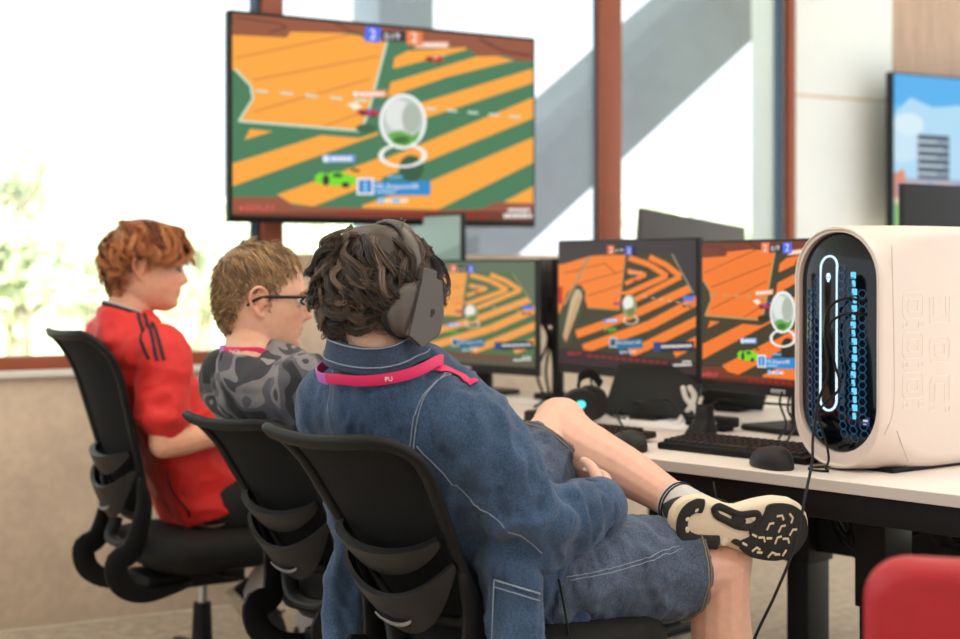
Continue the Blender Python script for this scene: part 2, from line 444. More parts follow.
def hair(fg, parent, material, n, length, lift, curl, kturn, line, rad, cols, steps=10, crown=(-.03, 0, .12), seed=1, cap=.006, fringe=None, droop=0.0, jitter=.35, clump=0, sides=4):
    """strands that grow off the scalp; line: [(angle from front, lowest z)]."""
    rng = np.random.default_rng(seed)
    la = np.array([p[0] for p in line]) * PI / 180; lz = np.array([p[1] for p in line])
    th = rng.uniform(-PI, PI, n * 6); z = rng.uniform(-.1, .123, n * 6)
    # denser on top, where rings are short
    w = np.interp(z, HT[:, 0], HT[:, 3]); keep = (z > np.interp(np.abs(th), la, lz) + rng.uniform(-.004, .004, n * 6))
    th, z = th[keep][:n], z[keep][:n]; m = len(th)
    p = head_pts(z, th); C = np.array((-.008, 0, .005)); R = np.array((.103, .0785, .119))
    nrm = lambda a: a / np.maximum(np.linalg.norm(a, axis=-1, keepdims=True), 1e-9)
    if clump:                                   # locks: every strand follows the guide of its lock
        far = np.nonzero(np.linalg.norm(p - np.array(crown), axis=1) > .030)[0]; gi = rng.choice(far, clump, replace=False); idx = np.argmin(((p[:, None] - p[gi][None]) ** 2).sum(2), 1); root = p[gi]
    else: idx = np.arange(m); root = p
    k = len(root)
    dc = root - np.array(crown); flow0 = nrm(dc) + rng.normal(0, 1, (k, 3)) * (jitter + .5 * np.exp(-(np.linalg.norm(dc, axis=1) / .035) ** 2))[:, None]
    L = length(root, rng) * (0.75 + .5 * rng.random(k)); ph = rng.uniform(0, 2 * PI, k); kt = kturn * (0.7 + .6 * rng.random(k)) * rng.choice([-1, 1], k)
    amp = curl * (0.5 + rng.random(k)); hmax = lift(root, rng) * (.7 + .5 * rng.random(k))
    g = np.zeros((steps, k, 3)); cur = root.copy()
    for i in range(steps):
        t = i / (steps - 1); nn = nrm((cur - C) / R ** 2); f = flow0 + np.array((0, 0, -droop * t))
        if fringe is not None: f = f + fringe(root)
        f = nrm(f - nn * (f * nn).sum(1, keepdims=True)); want = hmax * math.sin(min(1, t * 1.6) * PI / 2)
        if i: cur = cur + f * (L / (steps - 1))[:, None]
        q = (cur - C) / R; rr = np.linalg.norm(q, axis=1, keepdims=True); surf = C + (cur - C) / rr
        nn = nrm((surf - C) / R ** 2); h = ((cur - surf) * nn).sum(1)
        cur = surf + nn * (np.maximum(want, h * .5))[:, None] if i else cur
        b2 = np.cross(nn, f); a = ph + kt * t; ra = (amp * min(1, t * 2.0))[:, None]
        g[i] = cur + b2 * (np.sin(a))[:, None] * ra + nn * ((1 + np.cos(a)) * .42)[:, None] * ra + f * (np.cos(a * 1.0))[:, None] * ra * .5
    off0 = p - root[idx]; pts = np.zeros((steps, m, 3)); wig = rng.normal(0, 1, (m, 3)) * .0032
    for i in range(steps):
        t = i / (steps - 1); pts[i] = g[i][idx] + off0 * (1 - .45 * math.sin(min(1, t * 1.2) * PI / 2)) + wig * t * (1 if clump else 0)
    ez = (np.abs(pts[..., 0] + .013) < .023) & (np.abs(pts[..., 1]) > .066) & (pts[..., 2] < .024) & (pts[..., 2] > -.05)      # keep the ears clear
    pts[..., 1] = np.where(ez & (np.abs(p[:, 0] + .013) < .075)[None], np.sign(pts[..., 1]) * .066, pts[..., 1])
    nid = k
    # tubes
    S = sides; T = np.gradient(pts, axis=0); T = nrm(T); U = nrm(np.cross(T, nrm((pts - C)))); W = np.cross(T, U)
    tt = np.linspace(0, 1, steps); rr = rad * (1.0 - .75 * tt ** 2)
    rs = (rr[:, None] * (.6 + .8 * rng.random(m))[None, :])[..., None]
    vs = np.zeros((steps, m, S, 3))
    for j in range(S):
        a = 2 * PI * j / S; vs[:, :, j] = pts + (U * math.cos(a) * 1.3 + W * math.sin(a) * .8) * rs
    vid = np.arange(steps * m * S).reshape(steps, m, S); fs = []
    for j in range(S):
        j2 = (j + 1) % S
        fs.append(np.stack((vid[:-1, :, j], vid[:-1, :, j2], vid[1:, :, j2], vid[1:, :, j]), -1).reshape(-1, 4))
    fs = np.concatenate(fs)
    cc = np.array(cols)[rng.integers(0, len(cols), nid)][idx] * (.75 + .5 * rng.random(m))[:, None]
    vc = np.repeat(np.repeat(cc[None, :, None, :], steps, 0), S, 2).reshape(-1, 3)
    # scalp cap
    nt, nz = 72, 40; g = []; gv = []
    for zz in np.linspace(-.1, .1225, nz):
        tr = np.linspace(-PI, PI, nt, endpoint=False); q = head_pts(np.full(nt, zz), tr); nn = nrm((q - C) / R ** 2); g.append(q + nn * cap); gv.append(zz > np.interp(np.abs(tr), la, lz) + .004)
    base = steps * m * S; allv = np.concatenate((vs.reshape(-1, 3), np.array(g).reshape(-1, 3), [[-.01, 0, .1245 + cap]])); F = fs.tolist()
    for i in range(nz - 1):
        for j in range(nt):
            j2 = (j + 1) % nt
            if gv[i][j] and gv[i][j2] and gv[i + 1][j] and gv[i + 1][j2]: F.append([base + i * nt + j, base + i * nt + j2, base + (i + 1) * nt + j2, base + (i + 1) * nt + j])
    for j in range(nt): F.append([base + (nz - 1) * nt + j, base + (nz - 1) * nt + (j + 1) % nt, len(allv) - 1])
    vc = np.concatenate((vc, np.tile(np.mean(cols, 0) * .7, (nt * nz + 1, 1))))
    A = np.array(WM[parent.name].inverted() @ fg.HM); allv = allv @ A[:3, :3].T + A[:3, 3]
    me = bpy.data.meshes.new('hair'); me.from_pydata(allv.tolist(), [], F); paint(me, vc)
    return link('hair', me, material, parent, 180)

# ---------------------------------------------------------------- shoes (x heel to toe, z up from the sole)
SL = .295
def sole_hw(x, side):
    a = np.interp(x, [0, .006, .02, .05, .09, .13, .17, .205, .24, .265, .283, .292, .295], [.004, .018, .030, .0375, .036, .0335, .042, .049, .049, .042, .028, .013, .003])
    if side > 0: a = a - .007 * math.exp(-((x - .115) / .035) ** 2)   # arch
    return a
def sole_outline(ins=0.0, x0=0, x1=SL, n=40):
    xs = SL / 2 - SL / 2 * np.cos(np.linspace(0, PI, n)); top = []; bot = []
    for x in xs:
        top.append((x, max(.001, sole_hw(x, 1) - ins))); bot.append((x, -max(.001, sole_hw(x, -1) - ins)))
    sx = lambda p: (SL / 2 + (p[0] - SL / 2) * (1 - 2 * ins / SL), p[1])
    return [sx(p) for p in bot] + [sx(p) for p in top[::-1]]
def make_shoe(parent, M, mats, tread=True):
    """M: shoe local -> world; mats: upper, midsole, tread, lace, sock"""
    mb = MB(); rows = []
    for x in np.linspace(.006, .288, 26):
        h = np.interp(x, [0, .03, .07, .10, .14, .18, .22, .26, .29], [.080, .096, .098, .097, .088, .070, .055, .042, .026]); hw = (sole_hw(x, 1) + sole_hw(x, -1)) / 2 * .98; c = (sole_hw(x, 1) - sole_hw(x, -1)) / 2
        ring = []
        for j in range(20):
            a = PI * j / 19; ca, sa = math.cos(a), math.sin(a)
            ring.append((x, c + hw * math.copysign(abs(ca) ** .85, ca) * (1 - .22 * sa * (1 if x < .15 else .6)), .016 + (h - .016) * sa ** .8))
        rows.append(ring)
    mb.add(loft(rows), M=M); up = mb.build('shoe', mats[0], parent, world=True, smooth=60)
    o0 = sole_outline(.0); o1 = sole_outline(-.004)
    rings = [[(p[0], p[1], 0.0) for p in sole_outline(.008)], [(p[0], p[1], .003) for p in sole_outline(.002)], [(p[0], p[1], .012) for p in o1], [(p[0], p[1], .024 + .006 * (1 if p[0] < .1 else .3)) for p in o1], [(p[0], p[1], .030 + .006 * (1 if p[0] < .1 else .3)) for p in sole_outline(.004)]]
    mb = MB(); mb.add(loft(rings), M=M); mid = mb.build('midsole', mats[1], up, world=True, smooth=40)
    mb = MB()
    for yy in (.02, -.02):
        mb.add(tube(smooth_path([(.125, yy, .088), (.15, yy * .7, .088), (.17, -yy * .7, .078), (.2, -yy * .5, .066)], 16), .0025, n=5, ends=1), M=M)
    loop = [(.13, .0, .09), (.125, .03, .105), (.115, .045, .1), (.12, .03, .092), (.14, .0, .088)]
    mb.add(tube(smooth_path(loop, 20), .002, n=5, ends=1), M=M); mb.add(tube(smooth_path([(p[0] + .02, -p[1], p[2] - .004) for p in loop], 20), .002, n=5, ends=1), M=M)
    mb.build('shoelace', mats[3], up, world=True, smooth=180)
    if tread:
        S = lambda pts: [(p[0], p[1]) for p in pts]
        def blob(pts, z0=-.0045, z1=.001, n=40):
            c = np.array(pts + pts[:1]); q = smooth_path(list(c), n)[:-1]
            a = sum(q[i - 1][0] * q[i][1] - q[i][0] * q[i - 1][1] for i in range(len(q)))
            q = q if a > 0 else q[::-1]
            return prism(q, z0, z1, .0012)
        mb = MB()
        # forefoot pad, inner loop of the arch, heel horseshoe
        mb.add(blob([(.150, -.036), (.172, -.046), (.205, -.0505), (.240, -.0495), (.270, -.039), (.289, -.016), (.291, .008), (.275, .033), (.247, .046), (.215, .0475), (.190, .042), (.186, .028), (.176, .008), (.163, -.004), (.166, -.014), (.150, -.022)], n=64), M=M)
        ringp = smooth_path([(.075, .026), (.085, .031), (.105, .027), (.135, .021), (.170, .026), (.176, .016), (.165, .003), (.135, .002), (.105, .010), (.085, .016), (.075, .026)], 48)
        mb.add(tube([(p[0], p[1], -.001) for p in ringp[:-1]], (.0065, .0040), n=8, ref=(0, 0, 1), closed=True), M=M)
        mb.add(blob([(.118, .016), (.140, .020), (.150, .010), (.135, .003), (.122, .006)]), M=M)
        hs = smooth_path([(.050, .029), (.035, .028), (.019, .017), (.014, 0), (.022, -.020), (.045, -.030), (.070, -.0305), (.100, -.029)], 40)
        mb.add(tube([(p[0], p[1], -.001) for p in hs], [(.0125, .0042)] * 40, n=10, ref=(0, 0, 1), ends=3), M=M)
        mb.add(blob([(.128, -.0255), (.134, -.0285), (.150, -.032), (.152, -.024), (.136, -.020)]), M=M)
        mb.build('outsole_tread', mats[2], up, world=True, smooth=40)
        def put(vf): q = MB(); q.add(vf, M=M); q.build('tread_groove', mats[1], up, world=True, smooth=60)
        def chev(x, y, a, l=.011, two=True, w=.0023):
            ca, sa = math.cos(a), math.sin(a); p = [(x - l * ca, y - l * sa, -.0047), (x, y, -.0047)]
            if two: p += [(x + l * .8 * math.cos(a - 1.1), y + l * .8 * math.sin(a - 1.1), -.0047)]
            put(tube(p, (w, .0009), n=6, ref=(0, 0, 1), ends=2))
        for x, y, a, tw in ((.202, .012, 1.3, 1), (.196, -.012, .1, 1), (.186, -.030, .7, 1), (.180, -.012, -.3, 0), (.214, -.012, .1, 0), (.225, .028, .2, 1), (.229, .010, 1.3, 1), (.226, -.010, 1.4, 1), (.222, -.036, .9, 1),
                            (.200, -.038, 0, 0), (.250, .026, -.6, 1), (.256, .006, 1.2, 1), (.250, -.010, .1, 1), (.252, -.030, 1.1, 0), (.163, -.028, -.3, 0), (.240, -.038, .1, 0)): chev(x, y, a, two=bool(tw))
        for x, y, a in ((.038, .024, 1.0), (.020, .006, .1), (.026, -.012, -.8), (.052, -.030, -1.4), (.080, -.030, -1.4)):
            put(sphere((x, y, -.0040), (.0065, .0045, .0009), 10, 6, Matrix.Rotation(a, 3, 'Z')))
        for x, y, l in ((.100, .018, .014), (.165, .017, .008)): put(sphere((x, y, -.0015), (l, .0042, .0012), 12, 6, Matrix.Rotation(-.35, 3, 'Z')))
        put(sphere((.114, -.027, -.0005), (.0075, .0075, .0016), 16, 6))
    return up
# ---------------------------------------------------------------- materials of the place
M_conc = mat('cast concrete', rgb(212, 192, 172), .8, var=.12, vscale=3.5, var2=.06, v2scale=30, bump=.25, bscale=40)
M_pillar = mat('pale concrete', rgb(238, 243, 246), .75, var=.05, vscale=2.0, bump=.1, bscale=30)
M_wood = mat('brown panel', rgb(196, 168, 150), .6, var=.10, vscale=5, stretch=(6, 6, .6), var2=.05, v2scale=20)
M_sill = mat('white sill', rgb(232, 230, 228), .45)
M_frame = mat('rust brown frame', rgb(150, 76, 48), .45, var=.06, vscale=8)
M_gasket = mat('blue grey frame edge', rgb(70, 92, 120), .4)
M_carpet = mat('carpet', rgb(190, 174, 158), .95, var=.25, vscale=25, var2=.25, v2scale=260, bump=.6, bscale=350)
M_ceil = mat('ceiling paint', rgb(235, 232, 226), .8)
M_brace = mat('outdoor concrete', rgb(160, 170, 194), .8, var=.10, vscale=2.2, var2=.04, v2scale=14)
M_ground = mat('dry grass', rgb(206, 214, 168), .9, var=.2, vscale=1.2)
M_leaf = mat('pale leaves', rgb(222, 234, 206), .6, var=.25, vscale=1.0)
M_bark = mat('grey bark', rgb(150, 140, 125), .8)
M_black = mat('black plastic', rgb(14, 14, 16), .5, bump=.05, bscale=400, spec=.25)
M_dark = mat('dark grey plastic', rgb(33, 32, 34), .45, spec=.3)
M_mid = mat('grey brown plastic', rgb(66, 60, 59), .5)
M_metal = mat('black powder coat', rgb(15, 14, 15), .55, spec=.3)
M_chrome = mat('brushed steel', rgb(190, 192, 195), .25, metal=1.0)
M_silver = mat('silver strip', rgb(176, 174, 178), .35, metal=.6)
M_mesh = mat('black mesh weave', rgb(13, 13, 15), .85, bump=.8, bscale=500, spec=.25)
M_foam = mat('black seat cloth', rgb(24, 23, 23), .85, bump=.5, bscale=450, spec=.3)
M_desk = mat('white laminate', rgb(232, 222, 216), .4, var=.015, vscale=6)
M_edge = mat('grey edge band', rgb(206, 196, 192), .5)
M_pc = mat('warm white shell', rgb(226, 210, 202), .38)
M_gloss = mat('black gloss', rgb(5, 9, 16), .07, spec=.4)
M_red = mat('red upholstery', rgb(178, 26, 40), .45, var=.06, vscale=12)
M_paper = mat('paper', rgb(238, 238, 240), .7)
M_whiteplastic = mat('white cable sleeve', rgb(226, 220, 212), .5)
M_scr = emat('lit screen', strength=1.0, gloss=.15)
M_glass = bpy.data.materials.new('window glass'); M_glass.use_nodes = True
_n = M_glass.node_tree.nodes; _l = M_glass.node_tree.links; _n.clear()
_o = _n.new('ShaderNodeOutputMaterial'); _m = _n.new('ShaderNodeMixShader'); _t = _n.new('ShaderNodeBsdfTransparent'); _g = _n.new('ShaderNodeBsdfGlossy')
_g.inputs['Roughness'].default_value = .02; _m.inputs[0].default_value = .04; _t.inputs[0].default_value = (.97, .985, .99, 1)
_l.new(_t.outputs[0], _m.inputs[1]); _l.new(_g.outputs[0], _m.inputs[2]); _l.new(_m.outputs[0], _o.inputs[0])

# ---------------------------------------------------------------- setting
WO = V((-1.14, 5.0, 0)); WD = V((.87, .49, 0)).normalized(); WI = V((.49, -.87, 0)).normalized()   # along the wall, into the room
WROT = basis(WD, -WI, V((0, 0, 1)), WO)          # local x along, y outward, z up
def wt(px):
    k = (px - 480) / FPX; return (k * WO.y - WO.x) / (WD.x - k * WD.y)
def wbox(name, t0, t1, y0, y1, z0, z1, m, bev=.004, parent=None):
    mb = MB(); mb.add(box(((t0 + t1) / 2, (y0 + y1) / 2, (z0 + z1) / 2), (t1 - t0, y1 - y0, z1 - z0), bev), M=WROT)
    return mb.build(name, m, parent, world=True)
# floor trimmed to the wall line
fl = [(-4.5, -2.2), (5.0, -2.2), tuple((WO + WD * 6.0).xy), tuple((WO - WD * 3.6).xy)]
mb = MB(); mb.add(prism(fl, -.1, 0.0)); structure(mb.build('floor', M_carpet))
mb = MB(); o = WO - WI * 2.4  # slab carried past the windows as an added overhang, shading the brace
mb.add(prism([(-4.5, -2.2), (5.0, -2.2), tuple((o + WD * 6.0).xy), tuple((o - WD * 3.6).xy)], 3.2, 3.4)); structure(mb.build('ceiling', M_ceil))
tA, tB, tC, tD, tE, tF = wt(263), wt(284), wt(601), wt(623), wt(781), wt(796)
tG = wt(893)
SILL, SILL2 = .83, 1.165
structure(wbox('wall_left', -3.6, tB, 0, .22, 0, SILL - .022, M_conc))
structure(wbox('trim_1', -3.6, tA - .002, -.025, .2, SILL - .022, SILL, M_sill))
structure(wbox('wall_center', tB, tF, 0, .22, 0, SILL2, M_conc))
def window(name, t0, t1, z0, left=True, right=True):
    w = wbox(name, t0, t1, .02, .06, z0, z0 + .045, M_frame if z0 < 1 else M_conc); structure(w)
    if left: wbox('window_jamb', t0, t0 + .006, .04, .05, z0 + .045, 3.2, M_gasket, parent=w)
    if right: wbox('window_jamb', t1 - (.034 if t1 < tC - .1 else .010 if t1 < tD else .045), t1, .03, .046, z0 + .045, 3.2, M_gasket, parent=w)
    wbox('window_pane', t0, t1, .048, .053, z0 + .045, 3.2, M_glass, 0, parent=w)
window('window_1', -3.6, tA, SILL, left=False); window('window_2', tB, tC, SILL2); window('window_3', tD, tE + .04, SILL2)
structure(wbox('trim_2', tA, tB, .0, .05, SILL - .02, 3.2, M_frame, .008))
structure(wbox('trim_3', tC, tD, .0, .05, SILL2, 3.2, M_frame, .012))
structure(wbox('trim_4', tE + .046, tF, .0, .04, SILL2, 3.2, M_frame, .006))
structure(wbox('wall_right', tF, tG, -.0, .3, 0, 3.2, M_pillar, .01))
structure(wbox('trim_5', tF + .002, tG - .002, -.0012, .002, 1.16 + 172 * 6.4 / 1500, 1.16 + 174.5 * 6.4 / 1500, M_conc, 0))   # pour line in the concrete
M_line0 = mat('pour line', rgb(196, 198, 198), .8)
structure(wbox('wall_far', tG, 6.0, .02, .3, 0, 3.2, M_wood))

mb = MB(); mb.add(box((.25, -2.25, 1.6), (9.5, .1, 3.2))); structure(mb.build('wall_back_blocker', M_ceil))  # unseen wall added behind the camera to cut the fill light
# outside: ground, concrete frame, trees
mb = MB(); mb.add(box((4, 32, -.45), (90, 52, .3))); structure(mb.build('ground', M_ground))
def outplane(px, py, off):
    o = WO - WI * off; k = (px - 480) / FPX; t = (k * o.y - o.x) / (WD.x - k * WD.y); Y = o.y + WD.y * t
    return t, CAMH - (py - HY) * Y / FPX
OFF = 1.0
a0 = outplane(536, 140, OFF); a1 = outplane(695, 0, OFF); b0 = outplane(528, 246, OFF); b1 = outplane(774, 20, OFF); c0 = outplane(536, 154, OFF); c1 = outplane(712, 0, OFF)
def along(p, q, t): s = (t - p[0]) / (q[0] - p[0]); return p[1] + (q[1] - p[1]) * s
tl, tr = a0[0] - 1.3, a0[0] + 2.6
OROT = basis(WD, -WI, V((0, 0, 1)), WO - WI * OFF)
rings = []
for t in (tl, tr):
    rings.append([OROT @ V(q) for q in ((t, 0, along(b0, b1, t)), (t, 0, along(c0, c1, t)), (t, .12, along(a0, a1, t) + .02), (t, .5, along(a0, a1, t) + .02), (t, .5, along(b0, b1, t)))])
mb = MB(); mb.add(loft(rings)); o = mb.build('concrete_brace', M_brace, smooth=20); tag(o, 'slanting grey concrete brace outside the right-hand window', 'beam')
t0_, _ = outplane(381, 30, 2.2); t1_, _ = outplane(437, 30, 2.2)
mb = MB(); mb.add(box(((t0_ + t1_) / 2, 1.4, 1.5), (t1_ - t0_, .35, 3.9), .02), M=OROT); o = mb.build('concrete_column', M_brace); tag(o, 'upright pale concrete column outside, seen above the wall television', 'column')
def tree(x, y, h, w, n, seed, label):
    rng = np.random.default_rng(seed); t = thing('tree', label, 'tree', V((x, y, -.3)), 'trees outside the windows')
    mb = MB(); mb.add(tube(smooth_path([(0, 0, 0), (.1, .05, h * .3), (-.05, 0, h * .6), (.05, .1, h * .85)], 10), [.16 - .013 * i for i in range(10)], n=8))
    for k in range(7):
        z = h * (.3 + .08 * k); a = k * 2.4; mb.add(tube([(0, 0, z), (w * .3 * math.cos(a), w * .3 * math.sin(a), z + h * .12), (w * .45 * math.cos(a), w * .45 * math.sin(a), z + h * .22)], [.06, .04, .015], n=6))
    mb.build('trunk', M_bark, t)
    cen = np.stack((rng.normal(0, w * .24, 26), rng.normal(0, w * .24, 26), rng.uniform(h * .28, h * .95, 26)), 1)
    p = cen[rng.integers(0, 26, n)] + rng.normal(0, w * .11, (n, 3)); s = .09
    a = rng.normal(0, 1, (n, 3)); a /= np.linalg.norm(a, axis=1, keepdims=True); b = np.cross(a, rng.normal(0, 1, (n, 3))); b /= np.linalg.norm(b, axis=1, keepdims=True)
    vs = np.stack((p - a * s, p - b * s * .5, p + a * s, p + b * s * .5), 1).reshape(-1, 3)
    me = bpy.data.meshes.new('crown'); me.from_pydata(vs.tolist(), [], np.arange(4 * n).reshape(n, 4).tolist()); link('crown', me, M_leaf, t, 0)
for i, (px, Y, h, w) in enumerate(((8, 15, 2.7, 1.3), (84, 19, 2.3, 1.0), (200, 26, 2.6, 1.6), (322, 30, 3.0, 2.0), (660, 34, 3.2, 2.4), (750, 26, 2.6, 1.6))):
    tree((px - 480) / FPX * Y, Y, h, w, 1500, 30 + i, ['pale green tree outside, at the left edge of the left window', 'narrow pale tree outside, just left of the red shirted person', 'pale tree outside between the red shirted person and the wall television',
        'pale tree outside below the wall television', 'pale green tree outside, left under the slanting concrete brace', 'pale green tree outside, beside the concrete pillar'][i])

# ---------------------------------------------------------------- screens
class Scr:
    """a picture made of flat coloured shapes; authored in measured pixels of four corners."""
    def __init__(s, TL, TR, BL, BR, w, h):
        s.q = (TL, TR, BL, BR); s.w, s.h = w, h; s.mb = MB(); s.k = 0
        s.hl = BL[1] - TL[1]; s.hr = BR[1] - TR[1]
    def uv(s, p):
        TL, TR, BL, BR = s.q; f = (p[0] - TL[0]) / (TR[0] - TL[0]); top = TL[1] + (TR[1] - TL[1]) * f; bot = BL[1] + (BR[1] - BL[1]) * f
        den = (1 - f) * s.hl + f * s.hr; u = f * s.hr / den if abs(den) > 1e-6 else f
        return ((u - .5) * s.w, (.5 - (p[1] - top) / (bot - top)) * s.h)
    def raw(s, q, col):
        for ax, lim, sg in ((0, s.w / 2, 1), (0, s.w / 2, -1), (1, s.h / 2, 1), (1, s.h / 2, -1)):
            out = []
            for i in range(len(q)):
                a, b = q[i - 1], q[i]; da, db = lim - sg * a[ax], lim - sg * b[ax]
                if (da >= 0) != (db >= 0):
                    t = da / (da - db); out.append((a[0] + (b[0] - a[0]) * t, a[1] + (b[1] - a[1]) * t))
                if db >= 0: out.append(b)
            q = out
            if len(q) < 3: return
        s.k += 1; x = .00006 * s.k
        tri = tessellate_polygon([[V((p[0], p[1], 0)) for p in q]])
        s.mb.add((np.array([(x, p[0], p[1]) for p in q]), [tuple(t) for t in tri]), col=col)
    def poly(s, pts, col): s.raw([s.uv(p) for p in pts], col)
    def line(s, p, q, w, col):
        d = V((q[0] - p[0], q[1] - p[1])).normalized() * w / 2; n = (-d.y, d.x)
        s.poly([(p[0] + n[0], p[1] + n[1]), (q[0] + n[0], q[1] + n[1]), (q[0] - n[0], q[1] - n[1]), (p[0] - n[0], p[1] - n[1])], col)
    def path(s, pts, w, col):
        for a, b in zip(pts[:-1], pts[1:]): s.line(a, b, w, col)
    def dash(s, p, q, w, col, n, duty=.5):
        for i in range(n):
            a, b = i / n, (i + duty) / n; s.line((p[0] + (q[0] - p[0]) * a, p[1] + (q[1] - p[1]) * a), (p[0] + (q[0] - p[0]) * b, p[1] + (q[1] - p[1]) * b), w, col)
    def oval(s, c, rx, ry, col, n=28): s.poly([(c[0] + rx * math.cos(2 * PI * i / n), c[1] + ry * math.sin(2 * PI * i / n)) for i in range(n)], col)
    def rect(s, x0, y0, x1, y1, col): s.poly([(x0, y0), (x1, y0), (x1, y1), (x0, y1)], col)
    def ring(s, c, rx, ry, w, col, n=28):
        for i in range(n):
            a, b = 2 * PI * i / n, 2 * PI * (i + 1) / n
            s.poly([(c[0] + r * rx * math.cos(t), c[1] + r * ry * math.sin(t)) for t, r in ((a, 1), (b, 1), (b, 1 - w), (a, 1 - w))], col)
    def text(s, txt, x, y, hgt, col, align='LEFT'):
        """x, y: left (or middle) of the baseline; hgt: capital height in measured pixels."""
        cu = bpy.data.curves.new('t', 'FONT'); cu.body = txt; cu.align_x = align; ob = bpy.data.objects.new('t', cu); COL.objects.link(ob)
        bpy.context.view_layer.update(); me = ob.to_mesh(); k = hgt / .69
        s.k += 1; xx = .00006 * s.k; vs = []
        for v in me.vertices:
            u = s.uv((x + v.co.x * k, y - v.co.y * k)); vs.append((xx, u[0], u[1]))
        if vs: s.mb.add((np.array(vs), [tuple(p.vertices) for p in me.polygons]), col=col)
        ob.to_mesh_clear(); bpy.data.objects.remove(ob); bpy.data.curves.remove(cu)
    def bars(s, x, y, w, h, col):
        """lettering too small to read: a row of short strokes."""
        k = 0; x0 = x
        while x0 < x + w - h * .3:
            ww = h * (.45, .7, .35, .6, .5)[k % 5]; s.rect(x0, y - h, min(x0 + ww, x + w), y, col); x0 += ww + h * .22; k += 1
    def full(s, col): s.raw([(-s.w / 2, -s.h / 2), (s.w / 2, -s.h / 2), (s.w / 2, s.h / 2), (-s.w / 2, s.h / 2)], col)
def car(S, x, y, s, c1, c2):
    S.poly([(x - 28 * s, y + 5 * s), (x - 30 * s, y - 5 * s), (x - 22 * s, y - 10 * s), (x - 10 * s, y - 8 * s), (x - 4 * s, y - 11 * s), (x + 12 * s, y - 10 * s), (x + 20 * s, y - 6 * s), (x + 30 * s, y - 3 * s), (x + 26 * s, y + 9 * s), (x - 6 * s, y + 9 * s)], c1)
    S.poly([(x - 6 * s, y - 4 * s), (x - 1 * s, y - 9 * s), (x + 10 * s, y - 8 * s), (x + 8 * s, y - 2 * s)], c2)
    S.oval((x - 14 * s, y + 1 * s), 5 * s, 8 * s, rgb(44, 52, 40)); S.oval((x + 14 * s, y + 8 * s), 6 * s, 4 * s, rgb(44, 52, 40))
    S.line((x + 22 * s, y - 14 * s), (x + 34 * s, y - 12 * s), 4 * s, c2)
def game_wide(S, og, gr, dk, pale, wt_, blue_left, lines):
    """the arena seen from above: measured on the wall television."""
    S.full(gr)
    def r1(pts): return [((380 + a / 3.04 - 220) * 2.664, (20 + b / 3.04) * 2.664) for a, b in pts]
    def r2(pts): return [((225 + a / 4.914 - 220) * 2.664, (100 + b / 4.914) * 2.664) for a, b in pts]
    for q in (r1([(40, 115), (80, 95), (262, 84), (262, 92), (45, 148), (34, 148)]), r1([(28, 192), (325, 103), (410, 125), (200, 177), (18, 238)]), r1([(100, 262), (490, 144), (490, 188), (120, 308)]),
              r1([(-20, 440), (130, 380), (490, 232), (490, 296), (140, 436), (-20, 494)]), r1([(-60, 572), (150, 498), (490, 355), (490, 432), (170, 588), (-60, 680)]), r1([(380, 562), (490, 505), (490, 580), (400, 580)]),
              r2([(78, 202), (105, 148), (218, 160)]), r2([(20, 318), (460, 180), (650, 195), (745, 165), (745, 178), (20, 432)]), r2([(240, 475), (762, 290), (762, 405), (420, 535), (310, 520)])): S.poly(q, og)
    S.poly([(10, 60), (180, 70), (440, 105), (395, 280), (372, 352), (40, 326), (78, 268), (74, 230), (22, 185), (10, 180)], og)
    for p, q in (((30, 155), (340, 92)), ((78, 215), (420, 150)), ((80, 300), (395, 212)), ((270, 340), (380, 300))): S.line(p, q, 3, lines)
    S.poly([(10, 185), (36, 190), (72, 232), (76, 266), (40, 322), (10, 330)], gr)
    S.path([(30, 185), (72, 230), (78, 265), (40, 325), (372, 353), (396, 280), (440, 112)], 6, pale)
    S.dash((85, 243), (420, 275), 6, pale, 5); S.dash((545, 292), (830, 320), 6, pale, 5)
    S.poly([(10, 20), (860, 100), (860, 185), (830, 165), (790, 165), (765, 150), (690, 152), (655, 128), (440, 108), (400, 90), (180, 84), (168, 100), (10, 92)], dk)
    S.path([(30, 45), (150, 62), (168, 74), (120, 86)], 3, rgb(60, 30, 24)); S.path([(300, 62), (380, 100)], 3, rgb(60, 30, 24)); S.path([(690, 105), (760, 140), (830, 150)], 4, rgb(60, 30, 24))
    S.poly([(10, 530), (150, 530), (190, 556), (600, 568), (700, 565), (730, 548), (860, 552), (860, 620), (10, 620)], dk)
    S.rect(10, 572, 860, 620, (dk[0] * .55, dk[1] * .45, dk[2] * .45))
    S.oval((505, 455), 34, 36, (gr[0] * .5, gr[1] * .5, gr[2] * .5))
    S.ring((482, 420), 66, 33, .20, rgb(245, 245, 240)); S.oval((482, 328), 64, 75, rgb(250, 252, 250)); S.oval((482, 328), 56, 67, rgb(196, 204, 196))
    S.oval((468, 310), 34, 42, rgb(226, 230, 226)); S.oval((505, 318), 26, 40, rgb(176, 186, 172)); S.poly([(440, 362), (470, 352), (510, 366), (530, 352), (520, 380), (490, 396), (455, 388)], rgb(96, 170, 70)); S.oval((478, 378), 22, 10, rgb(60, 110, 50))
    car(S, 568, 160, .85, rgb(196, 60, 44), rgb(235, 200, 180)); car(S, 388, 304, 1.0, rgb(190, 40, 70), rgb(70, 110, 220)); S.poly([(330, 280), (355, 275), (372, 290), (350, 296)], rgb(250, 240, 220)); S.oval((382, 346), 28, 12, (gr[0] * .6, gr[1] * .6, gr[2] * .6))
    car(S, 300, 484, 1.9, rgb(120, 220, 40), rgb(50, 90, 30))
    S.rect(345, 243, 438, 262, rgb(240, 150, 90)); S.bars(362, 259, 68, 11, wt_); S.oval((353, 253), 6, 7, wt_); S.rect(512, 112, 606, 130, rgb(240, 160, 120)); S.bars(522, 127, 78, 11, wt_)
